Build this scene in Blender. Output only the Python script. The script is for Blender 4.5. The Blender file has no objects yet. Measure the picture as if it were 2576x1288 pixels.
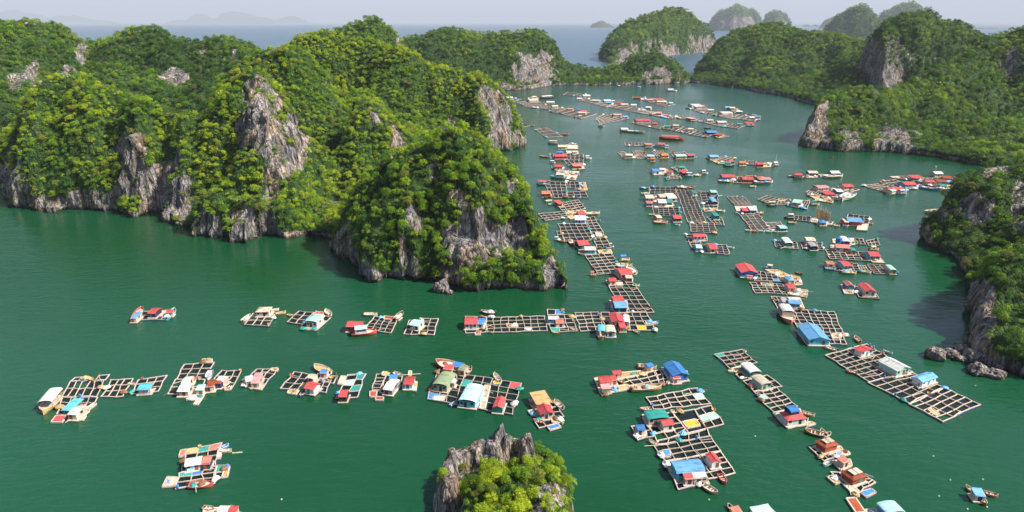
import bpy, math, random
import numpy as np
from mathutils import Vector, Matrix, Euler
R = math.radians
random.seed(7)
rng = np.random.default_rng(11)
scene = bpy.context.scene
col = scene.collection

# ------------------------------------------------------------------ camera
H = 110.0
PITCH = R(19.3)
FPX = 1678.0            # focal length in units where the picture is 2576 wide
cam_d = bpy.data.cameras.new("camera")
cam_d.sensor_width = 36.0
cam_d.lens = 36.0 * FPX / 2576.0
cam_d.clip_start = 1.0
cam_d.clip_end = 200000.0
cam = bpy.data.objects.new("camera", cam_d)
cam.location = (0, 0, H)
cam.rotation_euler = (R(90) - PITCH, 0, 0)
col.objects.link(cam)
scene.camera = cam

# ------------------------------------------------------------------ light
SUN_EL = R(46)
SUN_DIR = Vector((math.cos(SUN_EL) * math.cos(R(-14)), math.cos(SUN_EL) * math.sin(R(-14)), math.sin(SUN_EL)))
world = bpy.data.worlds.new("World")
scene.world = world
world.use_nodes = True
wn = world.node_tree
bg = wn.nodes["Background"]
sky = wn.nodes.new("ShaderNodeTexSky")
sky.sky_type = 'NISHITA'
sky.sun_disc = False
sky.sun_elevation = SUN_EL
sky.sun_rotation = math.atan2(SUN_DIR.x, SUN_DIR.y)
sky.altitude = 100
sky.air_density = 1.0
sky.dust_density = 1.2
sky.ozone_density = 1.5
wn.links.new(sky.outputs[0], bg.inputs[0])
bg.inputs[1].default_value = 0.07
sun_d = bpy.data.lights.new("sun", 'SUN')
sun_d.energy = 5.0
sun_d.angle = R(0.5)
sun_d.color = (1.0, 0.945, 0.85)
sun = bpy.data.objects.new("sun", sun_d)
sun.rotation_euler = SUN_DIR.to_track_quat('Z', 'Y').to_euler()
col.objects.link(sun)
scene.view_settings.view_transform = 'Standard'
scene.view_settings.look = 'None'
scene.view_settings.exposure = 1.18
scene.view_settings.gamma = 1.0
scene.cycles.max_bounces = 5
scene.cycles.diffuse_bounces = 2
scene.cycles.glossy_bounces = 2
scene.cycles.transmission_bounces = 3
scene.cycles.transparent_max_bounces = 8
scene.cycles.volume_bounces = 0
scene.cycles.use_denoising = True

# ------------------------------------------------------------------ helpers: view geometry
CP, SP = math.cos(PITCH), math.sin(PITCH)
def ray(x, y):
    u = (x - 1288.0) / FPX; v = (644.0 - y) / FPX
    return u, CP + v * SP, -SP + v * CP
def W(x, y, z=0.0):                     # point at height z seen at (x, y)
    a, b, c = ray(x, y); t = (z - H) / c
    return Vector((a * t, b * t, z))
def top(x, y, d):                       # point at forward distance d seen at (x, y)
    a, b, c = ray(x, y); t = d / b
    return (a * t, d, H + c * t)
def project(P):                         # P (n,3) -> x, y of the picture, depth
    X, Y, Z = P[:, 0], P[:, 1], P[:, 2] - H
    dep = Y * CP - Z * SP
    up = Y * SP + Z * CP
    dep = np.where(dep < 1, 1, dep)
    return 1288 + FPX * X / dep, 644 - FPX * up / dep, dep

# ------------------------------------------------------------------ helpers: noise
def _h(ix, iy, iz, seed):
    n = (ix.astype(np.int64) * 374761393 + iy.astype(np.int64) * 668265263 + iz.astype(np.int64) * 2147483647 + seed * 1274126177) & 0xffffffff
    n = ((n ^ (n >> 13)) * 1274126177) & 0xffffffff
    n = ((n ^ (n >> 15)) * 2246822519) & 0xffffffff
    return ((n ^ (n >> 16)) & 0xffffff) / float(0xffffff)
def vnoise(x, y, z, seed=0):
    x0, y0, z0 = np.floor(x), np.floor(y), np.floor(z)
    fx, fy, fz = x - x0, y - y0, z - z0
    fx = fx * fx * (3 - 2 * fx); fy = fy * fy * (3 - 2 * fy); fz = fz * fz * (3 - 2 * fz)
    r = 0
    for i in (0, 1):
        for j in (0, 1):
            for k in (0, 1):
                w = (fx if i else 1 - fx) * (fy if j else 1 - fy) * (fz if k else 1 - fz)
                r = r + w * _h(x0 + i, y0 + j, z0 + k, seed)
    return r
def fbm(x, y, z, s, oct=4, seed=0, sz=None):
    sz = sz or s
    r, a, t = 0, 1.0, 0.0
    for o in range(oct):
        r = r + a * vnoise(x / s + 13.7 * o, y / s + 7.1 * o, z / sz + 3.3 * o, seed + o)
        t += a; a *= 0.5; s /= 2.03; sz /= 2.03
    return r / t
def sstep(a, b, x):
    t = np.clip((x - a) / (b - a), 0, 1)
    return t * t * (3 - 2 * t)

# ------------------------------------------------------------------ helpers: meshes
def mesh_np(name, V, F, mat=None, smooth=True):
    me = bpy.data.meshes.new(name)
    V = np.asarray(V, dtype=np.float32); F = np.asarray(F, dtype=np.int32)
    k = F.shape[1]
    me.vertices.add(len(V)); me.vertices.foreach_set("co", V.ravel())
    me.loops.add(F.size); me.loops.foreach_set("vertex_index", F.ravel())
    me.polygons.add(len(F))
    me.polygons.foreach_set("loop_start", np.arange(0, F.size, k, dtype=np.int32))
    me.polygons.foreach_set("loop_total", np.full(len(F), k, dtype=np.int32))
    me.polygons.foreach_set("use_smooth", np.full(len(F), smooth))
    me.update(calc_edges=True)
    if mat: me.materials.append(mat)
    return me
def link(name, me, parent=None, loc=None, rotz=0.0):
    o = bpy.data.objects.new(name, me); col.objects.link(o)
    if parent is not None: o.parent = parent
    if loc is not None: o.location = loc
    if rotz: o.rotation_euler[2] = rotz
    return o
def tag(o, label=None, cat=None, group=None, kind=None):
    if label: o["label"] = label
    if cat: o["category"] = cat
    if group: o["group"] = group
    if kind: o["kind"] = kind
    return o
def tri_normals(V, F):
    n = np.cross(V[F[:, 1]] - V[F[:, 0]], V[F[:, 2]] - V[F[:, 0]])
    a = np.linalg.norm(n, axis=1)
    return n / np.maximum(a, 1e-9)[:, None], a * 0.5
def vert_normals(V, F):
    n = np.cross(V[F[:, 1]] - V[F[:, 0]], V[F[:, 2]] - V[F[:, 0]])
    N = np.zeros_like(V)
    for i in range(3): np.add.at(N, F[:, i], n)
    return N / np.maximum(np.linalg.norm(N, axis=1), 1e-9)[:, None]
def split_long(V, F, L):
    E = np.concatenate([F[:, [0, 1]], F[:, [1, 2]], F[:, [2, 0]]]); E.sort(axis=1)
    key = E[:, 0].astype(np.int64) * (len(V) + 1) + E[:, 1]
    uk, first, inv = np.unique(key, return_index=True, return_inverse=True)
    ue = E[first]
    long_ = np.linalg.norm(V[ue[:, 0]] - V[ue[:, 1]], axis=1) > L
    mid = np.full(len(ue), -1); mid[long_] = len(V) + np.arange(long_.sum())
    NV = np.concatenate([V, (V[ue[long_, 0]] + V[ue[long_, 1]]) / 2])
    m = mid[inv].reshape(3, -1).T
    out = []
    cnt = (m >= 0).sum(1)
    out.append(F[cnt == 0])
    for r in range(3):
        a, b, c = r, (r + 1) % 3, (r + 2) % 3
        s = (cnt == 1) & (m[:, a] >= 0)
        f, q = F[s], m[s]
        out += [np.stack([f[:, a], q[:, a], f[:, c]], 1), np.stack([q[:, a], f[:, b], f[:, c]], 1)]
        s = (cnt == 2) & (m[:, c] < 0)
        f, q = F[s], m[s]
        out += [np.stack([q[:, a], f[:, b], q[:, b]], 1), np.stack([f[:, a], q[:, a], q[:, b]], 1), np.stack([f[:, a], q[:, b], f[:, c]], 1)]
    s = cnt == 3
    f, q = F[s], m[s]
    out += [np.stack([f[:, 0], q[:, 0], q[:, 2]], 1), np.stack([q[:, 0], f[:, 1], q[:, 1]], 1), np.stack([q[:, 2], q[:, 1], f[:, 2]], 1), np.stack([q[:, 0], q[:, 1], q[:, 2]], 1)]
    return NV, np.concatenate(out)

# ------------------------------------------------------------------ materials
def new_mat(name):
    m = bpy.data.materials.new(name); m.use_nodes = True
    nt = m.node_tree; b = nt.nodes["Principled BSDF"]
    return m, nt, b
def N(nt, t, **kw):
    n = nt.nodes.new(t)
    for k, v in kw.items(): setattr(n, k, v)
    return n
def ramp(nt, fac, stops, interp='LINEAR'):
    r = N(nt, "ShaderNodeValToRGB"); r.color_ramp.interpolation = interp
    e = r.color_ramp.elements
    while len(e) < len(stops): e.new(0.5)
    for q, (p, c) in zip(e, stops): q.position = p; q.color = (*c, 1)
    nt.links.new(fac, r.inputs[0]); return r.outputs[0]
def mix(nt, f, a, b, mode='MIX'):
    m = N(nt, "ShaderNodeMix", data_type='RGBA', blend_type=mode)
    for s, v in ((m.inputs[0], f), (m.inputs[6], a), (m.inputs[7], b)):
        if hasattr(v, "links") or isinstance(v, bpy.types.NodeSocket): nt.links.new(v, s)
        elif isinstance(v, (int, float)): s.default_value = v
        else: s.default_value = (*v, 1)
    return m.outputs[2]
def noise_tex(nt, vec, scale, detail=4, rough=0.55):
    n = N(nt, "ShaderNodeTexNoise"); n.inputs["Scale"].default_value = scale
    n.inputs["Detail"].default_value = detail; n.inputs["Roughness"].default_value = rough
    nt.links.new(vec, n.inputs["Vector"]); return n.outputs["Fac"]
def mapping(nt, scale=(1, 1, 1), rot=(0, 0, 0), coord="Object"):
    t = N(nt, "ShaderNodeTexCoord"); m = N(nt, "ShaderNodeMapping")
    m.inputs["Scale"].default_value = scale; m.inputs["Rotation"].default_value = rot
    nt.links.new(t.outputs[coord], m.inputs[0]); return m.outputs[0]
def mathn(nt, op, a, b=0.0, clamp=False):
    m = N(nt, "ShaderNodeMath", operation=op, use_clamp=clamp)
    for s, v in ((m.inputs[0], a), (m.inputs[1], b)):
        if isinstance(v, bpy.types.NodeSocket): nt.links.new(v, s)
        else: s.default_value = v
    return m.outputs[0]
def bump(nt, b, h, strength, dist):
    n = N(nt, "ShaderNodeBump"); n.inputs["Strength"].default_value = strength; n.inputs["Distance"].default_value = dist
    nt.links.new(h, n.inputs["Height"]); nt.links.new(n.outputs[0], b.inputs["Normal"]); return n

def make_water():
    m, nt, b = new_mat("bay_water")
    v = mapping(nt, (1, 1, 1), (0, 0, R(18)))
    big = noise_tex(nt, v, 0.0045, 3)
    c = ramp(nt, big, [(0.32, (0.0020, 0.041, 0.0110)), (0.66, (0.007, 0.060, 0.028))])
    # bluer open sea: sky reflection off far waves is put into the base colour
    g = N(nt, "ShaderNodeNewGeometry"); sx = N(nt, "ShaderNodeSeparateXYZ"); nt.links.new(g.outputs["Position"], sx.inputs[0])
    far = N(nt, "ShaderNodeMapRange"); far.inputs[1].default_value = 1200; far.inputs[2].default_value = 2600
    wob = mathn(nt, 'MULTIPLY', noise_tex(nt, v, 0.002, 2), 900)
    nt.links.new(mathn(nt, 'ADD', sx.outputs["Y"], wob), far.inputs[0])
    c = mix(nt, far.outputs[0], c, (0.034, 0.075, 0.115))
    nt.links.new(c, b.inputs["Base Color"])
    b.inputs["IOR"].default_value = 1.33
    sp = N(nt, "ShaderNodeMapRange"); sp.inputs[1].default_value = 0; sp.inputs[2].default_value = 1; sp.inputs[3].default_value = 0.5; sp.inputs[4].default_value = 0.26
    nt.links.new(far.outputs[0], sp.inputs[0]); nt.links.new(sp.outputs[0], b.inputs["Specular IOR Level"])
    ro = N(nt, "ShaderNodeMapRange"); ro.inputs[3].default_value = 0.10; ro.inputs[4].default_value = 0.30
    nt.links.new(far.outputs[0], ro.inputs[0]); nt.links.new(ro.outputs[0], b.inputs["Roughness"])
    v2 = mapping(nt, (0.55, 1.15, 1), (0, 0, R(-12)))
    w1 = noise_tex(nt, v2, 0.42, 4, 0.6)
    v3 = mapping(nt, (0.5, 1.2, 1), (0, 0, R(35)))
    w2 = noise_tex(nt, v3, 0.11, 2, 0.5)
    patch = N(nt, "ShaderNodeMapRange"); nt.links.new(noise_tex(nt, v, 0.009, 3), patch.inputs[0])
    patch.inputs[1].default_value = 0.38; patch.inputs[2].default_value = 0.62
    patch.inputs[3].default_value = 0.35; patch.inputs[4].default_value = 1.35
    hgt = mathn(nt, 'ADD', mathn(nt, 'MULTIPLY', w1, patch.outputs[0]), mathn(nt, 'MULTIPLY', w2, 0.9))
    bump(nt, b, hgt, 1.0, 0.42)
    return m

def make_rock(name="limestone_and_undergrowth", k=1.0, warm=0.0):
    m, nt, b = new_mat(name)
    at = N(nt, "ShaderNodeAttribute", attribute_name="rock")
    v = mapping(nt, (1, 1, 0.22))
    n1 = noise_tex(nt, v, 0.30 * k, 6, 0.6)
    n2 = noise_tex(nt, mapping(nt, (1, 1, 0.10)), 0.8 * k, 4, 0.6)
    n3 = noise_tex(nt, mapping(nt, (1, 1, 0.5)), 0.09 * k, 4, 0.6)
    grey = ramp(nt, n1, [(0.30, (0.06, 0.055, 0.052)), (0.44, (0.19, 0.172, 0.162)), (0.57, (0.34, 0.31, 0.29)), (0.76, (0.55, 0.50, 0.46))])
    vo = N(nt, "ShaderNodeTexVoronoi", feature='DISTANCE_TO_EDGE'); vo.inputs["Scale"].default_value = 0.42 * k
    nt.links.new(mapping(nt, (1, 1, 0.30), (0.12, 0.2, 0)), vo.inputs["Vector"])
    crack = ramp(nt, vo.outputs["Distance"], [(0.0, (0.30, 0.29, 0.30)), (0.10, (1, 1, 1))])
    grey = mix(nt, 0.8, grey, crack, 'MULTIPLY')
    tone = ramp(nt, n3, [(0.36, (0.62, 0.64, 0.72)), (0.52, (1.0, 0.95, 0.9)), (0.66, (1.05, 0.78, 0.60))])
    c = mix(nt, 1.0, grey, tone, 'MULTIPLY')
    st = ramp(nt, n2, [(0.40, (0.22, 0.22, 0.25)), (0.50, (1, 1, 1))])
    c = mix(nt, 0.75, c, st, 'MULTIPLY')
    nv = noise_tex(nt, mapping(nt), 0.35 * k, 5, 0.6)
    veg = ramp(nt, nv, [(0.35, (0.008, 0.022, 0.004)), (0.55, (0.030, 0.065, 0.010)), (0.7, (0.08, 0.11, 0.02))])
    # rock shows where the attribute says so, broken up by noise
    f = N(nt, "ShaderNodeMapRange"); f.inputs[1].default_value = 0.42; f.inputs[2].default_value = 0.58
    nt.links.new(mathn(nt, 'ADD', at.outputs["Fac"], mathn(nt, 'MULTIPLY', mathn(nt, 'SUBTRACT', nv, 0.5), 0.55)), f.inputs[0])
    c = mix(nt, f.outputs[0], veg, c)
    # pale tidal band close to the water
    g = N(nt, "ShaderNodeNewGeometry"); sx = N(nt, "ShaderNodeSeparateXYZ"); nt.links.new(g.outputs["Position"], sx.inputs[0])
    tb = ramp(nt, mathn(nt, 'ADD', mathn(nt, 'MULTIPLY', sx.outputs["Z"], 0.25 * (1 if k == 1 else 2.4)), mathn(nt, 'MULTIPLY', nv, 0.5)), [(0.30, (0.05, 0.045, 0.03)), (0.42, (0.38, 0.26, 0.14)), (0.75, (1, 1, 1))])
    c = mix(nt, 0.8, c, tb, 'MULTIPLY')
    nt.links.new(c, b.inputs["Base Color"])
    b.inputs["Roughness"].default_value = 0.9
    b.inputs["Specular IOR Level"].default_value = 0.2
    hh = mathn(nt, 'ADD', mathn(nt, 'MULTIPLY', n1, 1.0), mathn(nt, 'MULTIPLY', n2, 0.35))
    hh = mathn(nt, 'ADD', hh, mathn(nt, 'MINIMUM', vo.outputs['Distance'], 0.15))
    bump(nt, b, hh, 1.0, 3.0 / k)
    return m

def make_leaf(name, dark, mid, light):
    m, nt, b = new_mat(name)
    at = N(nt, "ShaderNodeAttribute", attribute_name="tint", attribute_type='INSTANCER')
    oi = N(nt, "ShaderNodeObjectInfo")
    g = N(nt, "ShaderNodeNewGeometry")
    f = mathn(nt, 'ADD', at.outputs["Fac"], mathn(nt, 'MULTIPLY', mathn(nt, 'SUBTRACT', oi.outputs["Random"], 0.5), 0.5))
    f = mathn(nt, 'ADD', f, mathn(nt, 'MULTIPLY', mathn(nt, 'SUBTRACT', g.outputs["Random Per Island"], 0.5), 0.35))
    c = ramp(nt, f, [(0.0, dark), (0.5, mid), (1.0, light)])
    # a few other species: olive-brown and deep green crowns among the rest
    sp = mathn(nt, 'FRACT', mathn(nt, 'MULTIPLY', oi.outputs["Random"], 37.7))
    o1 = N(nt, "ShaderNodeMapRange"); o1.inputs[1].default_value = 0.90; o1.inputs[2].default_value = 0.93; nt.links.new(sp, o1.inputs[0])
    c = mix(nt, mathn(nt, 'MULTIPLY', o1.outputs[0], 0.75), c, (0.17, 0.15, 0.035))
    o2 = N(nt, "ShaderNodeMapRange"); o2.inputs[1].default_value = 0.16; o2.inputs[2].default_value = 0.13; nt.links.new(sp, o2.inputs[0])
    c = mix(nt, mathn(nt, 'MULTIPLY', o2.outputs[0], 0.7), c, (0.020, 0.085, 0.018))
    nt.links.new(c, b.inputs["Base Color"])
    b.inputs["Roughness"].default_value = 0.55
    b.inputs["Specular IOR Level"].default_value = 0.25
    tr = N(nt, "ShaderNodeBsdfTranslucent"); nt.links.new(c, tr.inputs[0])
    ms = N(nt, "ShaderNodeMixShader"); ms.inputs[0].default_value = 0.22
    nt.links.new(b.outputs[0], ms.inputs[1]); nt.links.new(tr.outputs[0], ms.inputs[2])
    nt.links.new(ms.outputs[0], nt.nodes["Material Output"].inputs[0])
    return m
M_water = make_water()
M_rock = make_rock()
M_rock_near = make_rock("islet_limestone", 2.6)
M_leaf = make_leaf("leaves", (0.018, 0.065, 0.005), (0.125, 0.245, 0.009), (0.36, 0.43, 0.014))
mb, nt_, b_ = new_mat("bark"); b_.inputs["Base Color"].default_value = (0.12, 0.09, 0.06, 1); b_.inputs["Roughness"].default_value = 0.9
M_bark = mb

# ------------------------------------------------------------------ water
def water_sheet():
    rad = [0, 300, 900, 2500, 7000, 20000, 52000]
    V = [(0, 300, 0)]; F = []
    n = 96
    for r in rad[1:]:
        for i in range(n):
            a = 2 * math.pi * i / n
            V.append((r * math.cos(a), 300 + r * math.sin(a), 0))
    me = bpy.data.meshes.new("water")
    faces = [(0, 1 + i, 1 + (i + 1) % n) for i in range(n)]
    for k in range(len(rad) - 2):
        a = 1 + k * n; c = a + n
        faces += [(a + i, c + i, c + (i + 1) % n, a + (i + 1) % n) for i in range(n)]
    me.from_pydata(V, [], faces); me.update(); me.materials.append(M_water)
    return tag(link("bay_water", me), "green bay water opening to a hazy blue sea", "water", kind="structure")
water_sheet()

# ------------------------------------------------------------------ hills
def seg_dist(px, py, ax, ay, bx, by):
    dx, dy = bx - ax, by - ay
    t = np.clip(((px - ax) * dx + (py - ay) * dy) / max(dx * dx + dy * dy, 1e-9), 0, 1)
    return np.hypot(px - ax - t * dx, py - ay - t * dy), t
def shore_xy(pts):
    out = []
    for p in pts:
        if len(p) == 3: out.append((p[1], p[2]))            # ('w', X, Y)
        else:
            q = W(*p); out.append((q.x, q.y))
    return out
TREEPTS = []      # (pos, scale, variant, tint, hill)
def build_hill(name, label, shore, ridges, step, cliffs=(), rocks=(), greens=(), cliff0=14, slope=2.0, seed=1, lump=(22, 7), flute=2.2,
               crown=4.5, dens=1.0, tint=0.5, veg_nz=0.42, mat=None, canopy=3.0, maxedge=None, warp=5.0, extra=None, tree=True, hid=0, bare=0.0, pw=2.0, rs=1.0, floor=7, gullies=(), shrub=1.0, zrock=3.0, rockfn=None, knob=(11, 3.2)):
    """shore: waterline, ridges: [(x, y, distance, radius)...] polylines of crest points, joined as domes"""
    S = shore_xy(shore); n = len(S)
    xs = [p[0] for p in S]; ys = [p[1] for p in S]
    x0, x1, y0, y1 = min(xs) - 8, max(xs) + 8, min(ys) - 8, max(ys) + 8
    nx, ny = int((x1 - x0) / step) + 1, int((y1 - y0) / step) + 1
    gx, gy = np.meshgrid(np.linspace(x0, x1, nx), np.linspace(y0, y1, ny), indexing='ij')
    px, py = gx.ravel(), gy.ravel()
    zz = np.zeros_like(px)
    wx = px + warp * (fbm(px, py, zz, 26, 3, seed + 50) - 0.5) * 2 + warp * 0.5 * (fbm(px, py, zz, 6, 2, seed + 52) - 0.5)
    wy = py + warp * (fbm(px, py, zz, 26, 3, seed + 51) - 0.5) * 2 + warp * 0.5 * (fbm(px, py, zz, 6, 2, seed + 53) - 0.5)
    dist = np.full_like(px, 1e9); inside = np.zeros(len(px), bool)
    for i in range(n):
        (ax, ay), (bx, by) = S[i], S[(i + 1) % n]
        d, _ = seg_dist(wx, wy, ax, ay, bx, by); dist = np.minimum(dist, d)
        c = ((ay > wy) != (by > wy))
        with np.errstate(divide='ignore', invalid='ignore'):
            xi = (bx - ax) * (wy - ay) / (by - ay) + ax
        inside ^= c & (wx < xi)
    sd = np.where(inside, dist, -dist)
    # domes
    hs = []
    lx = px + lump[1] * 1.2 * (fbm(px, py, zz, lump[0] * 1.6, 3, seed + 5) - 0.5)
    ly = py + lump[1] * 1.2 * (fbm(px, py, zz, lump[0] * 1.6, 3, seed + 6) - 0.5)
    for line in ridges:
        T = [(*top(q[0], q[1], q[2]), q[3]) if q[0] != 'w' else (q[1], q[2], q[3], q[4]) for q in line]
        if len(T) == 1: T = [T[0], T[0]]
        best = np.full_like(px, -20.0)
        for (ax, ay, az, ar), (bx, by, bz, br) in zip(T[:-1], T[1:]):
            d, t = seg_dist(lx, ly, ax, ay, bx, by)
            rr = (ar + (br - ar) * t) * rs; hh = az + (bz - az) * t - canopy
            s = d / rr
            val = (hh + 10) * (1 - np.minimum(s, 1.6) ** pw) - 10
            best = np.maximum(best, val)
        hs.append(best)
    fl_ = floor + 10 * (fbm(px, py, zz, 40, 3, seed + 3) - 0.5)
    hs.append(fl_)
    k = 0.30
    hs = np.array(hs); mx = hs.max(0)
    base = mx + np.log(np.exp(k * (hs - mx)).sum(0)) / k
    base = base + lump[1] * (fbm(px, py, zz, lump[0], 4, seed) - 0.5) * 2 * sstep(0, 25, base)
    for gl in gullies:
        gd, gw = gl[0]; Tg = [top(*q) for q in gl[1:]]
        m_ = np.full_like(px, 1e9)
        for A_, B_ in zip(Tg[:-1], Tg[1:]):
            d_, _t = seg_dist(lx, ly, A_[0], A_[1], B_[0], B_[1]); m_ = np.minimum(m_, d_)
        base = base - 1.25 * gd * np.exp(-(m_ / (gw * 1.15)) ** 2)
    base = np.maximum(base, np.minimum(fl_ * 0.6, 5))
    ch = np.full_like(px, float(cliff0)) * (0.7 + 0.6 * fbm(px, py, zz, 35, 2, seed + 9))
    for (cx, cy, cr, chh) in cliffs:
        q = W(cx, cy) if cx != 'w' else None
        w = np.exp(-((px - q.x) ** 2 + (py - q.y) ** 2) / (cr * cr))
        ch = ch * (1 - w) + chh * w
    wc = 2.0 + 0.10 * ch
    E = ch * (1 - np.exp(-np.maximum(sd, 0) / wc)) + slope * np.maximum(sd, 0) * (0.7 + 0.6 * fbm(px, py, zz, 18, 3, seed + 14))
    h = np.minimum(base, E) - np.log1p(np.exp(-0.25 * np.minimum(np.abs(base - E), 200))) / 0.25
    h = np.where(sd > 0, np.maximum(h, -2.0) , -2.0 + np.maximum(sd, -2.0))
    if extra is not None: h = extra(px, py, h, sd)
    V = np.stack([px, py, h], 1)
    idx = np.arange(nx * ny).reshape(nx, ny)
    a, b_, c, d = idx[:-1, :-1].ravel(), idx[1:, :-1].ravel(), idx[1:, 1:].ravel(), idx[:-1, 1:].ravel()
    keep = np.maximum.reduce([h[a], h[b_], h[c], h[d]]) > -2.5
    a, b_, c, d = a[keep], b_[keep], c[keep], d[keep]
    F = np.concatenate([np.stack([a, b_, c], 1), np.stack([a, c, d], 1)])
    used = np.unique(F); re = np.full(len(V), -1); re[used] = np.arange(len(used)); V = V[used]; F = re[F]
    me_ = maxedge or step * 1.7
    for _ in range(3): V, F = split_long(V, F, me_)
    Nn = vert_normals(V, F)
    X, Y, Z = V.T
    # where bare rock shows
    nz = Nn[:, 2]
    nn = fbm(X, Y, Z, 14, 4, seed + 20, 20) - 0.5
    nf = fbm(X, Y, Z, 5, 3, seed + 25, 9) - 0.5
    rock = sstep(veg_nz + 0.14, veg_nz - 0.14, nz + nn * 0.55) * 0.8 + bare * 0.3
    vx, vy, dep = project(V)
    vd = np.stack([X, Y, Z - H], 1); vd /= np.linalg.norm(vd, axis=1)[:, None]
    facing = sstep(0.1, -0.15, (Nn * vd).sum(1))
    for (x0_, y0_, x1_, y1_, s_) in rocks:
        cx, cy, ex, ey = (x0_ + x1_) / 2, (y0_ + y1_) / 2, (x1_ - x0_) / 2, (y1_ - y0_) / 2
        q = ((vx - cx) / ex) ** 2 + ((vy - cy) / ey) ** 2 + nn * 2.2 + nf * 1.6
        rock = np.maximum(rock, s_ * sstep(1.35, 0.55, q) * facing)
    for (x0_, y0_, x1_, y1_, s_) in greens:
        cx, cy, ex, ey = (x0_ + x1_) / 2, (y0_ + y1_) / 2, (x1_ - x0_) / 2, (y1_ - y0_) / 2
        q = ((vx - cx) / ex) ** 2 + ((vy - cy) / ey) ** 2 + nn * 1.6
        rock = rock * (1 - s_ * sstep(1.35, 0.55, q) * facing)
    rock = np.maximum(rock, sstep(zrock * 1.6, zrock * 0.6, Z + nn * zrock * 1.5))
    if rockfn is not None: rock = np.maximum(rock, rockfn(X, Y, Z))
    # crags: fluted, vertical relief on the rock, soft lumps under the trees
    fl = fbm(X, Y, Z, 5.5, 4, seed + 30, 22)
    fl2 = np.abs(fbm(X, Y, Z, 9.0, 4, seed + 34, 34) - 0.5) * 2.6
    hor = Nn.copy(); hor[:, 2] *= 0.3
    amp = flute * (0.35 + rock)
    V = V + hor * (amp * ((fl - 0.5) * 2.0 - fl2 * 1.2 + 0.2 - 0.9 * np.clip(0.16 - np.abs(fbm(X, Y, Z, 15, 3, seed + 44, 90) - 0.5), 0, 1) / 0.16))[:, None]
    kn = fbm(X, Y, Z, knob[0], 2, seed + 38) - 0.5
    V = V + Nn * (knob[1] * 2 * kn * (1 - 0.6 * rock))[:, None]
    notch = sstep(2.2, 0.4, V[:, 2]) * 1.6 * min(1.0, step)
    V = V - hor * notch[:, None]
    me = mesh_np(name, V, F, mat or M_rock)
    at = me.attributes.new("rock", 'FLOAT', 'POINT'); at.data.foreach_set("value", rock.astype(np.float32))
    o = tag(link(name, me), label, "hill", kind="structure")
    if tree: scatter(V, F, rock, crown, dens, tint, seed, hid, shrub)
    return V, F, rock

def scatter(V, F, rock, crown, dens, tint, seed, hid, shrub=1.0):
    fn, fa = tri_normals(V, F)
    r = np.random.default_rng(seed * 97 + 3)
    cen = V[F].mean(1)
    rk = rock[F].mean(1)
    vx, vy, dep = project(cen)
    inview = (vx > -160) & (vx < 2740) & (vy > -60) & (vy < 1420) & (cen[:, 1] > 20)
    face = (fn * (cen - np.array([0, 0, H]))).sum(1) / np.linalg.norm(cen - np.array([0, 0, H]), axis=1)
    cover = np.where(rk < 0.5, 1.0, np.where(rk < 0.7, 0.5 * shrub, 0.28 * shrub))
    clump = fbm(cen[:, 0], cen[:, 1], cen[:, 2], 7, 2, seed + 70, 10)
    cover = cover * np.where(rk > 0.5, sstep(0.44, 0.56, clump) * 2.6, 1.0)
    cover *= np.where(cen[:, 2] < 2.5, 0.0, 1.0)
    w = np.where(inview & (face < 0.45), 1.0, 0.0)
    # steep faces carry more crowns per plan area but each is small
    lam = dens * 1.75 * fa / (crown * crown) * cover * w
    cnt = r.poisson(lam)
    rep = np.repeat(np.arange(len(F)), cnt)
    a, b_ = r.random(len(rep)), r.random(len(rep))
    s = a + b_ > 1; a[s] = 1 - a[s]; b_[s] = 1 - b_[s]
    T = V[F[rep]]
    P = T[:, 0] + (T[:, 1] - T[:, 0]) * a[:, None] + (T[:, 2] - T[:, 0]) * b_[:, None]
    rr = rk[rep]
    big = fbm(P[:, 0], P[:, 1], P[:, 2], 16, 3, seed + 80)
    sc = crown * (0.48 + 1.25 * r.random(len(rep)) ** 2.2) * np.where(rr > 0.5, 0.5, 1.0) * (0.75 + 0.5 * big)
    tn = tint + (fbm(P[:, 0], P[:, 1], P[:, 2], 30, 3, seed + 90) - 0.5) * 1.1 + (P[:, 2] / 110.0 - 0.4) * 0.25
    P = P + fn[rep] * (sc * 0.14)[:, None]
    P[:, 2] += sc * 0.10
    TREEPTS.append((P, sc, tn, np.full(len(P), hid), fn[rep]))

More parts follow.
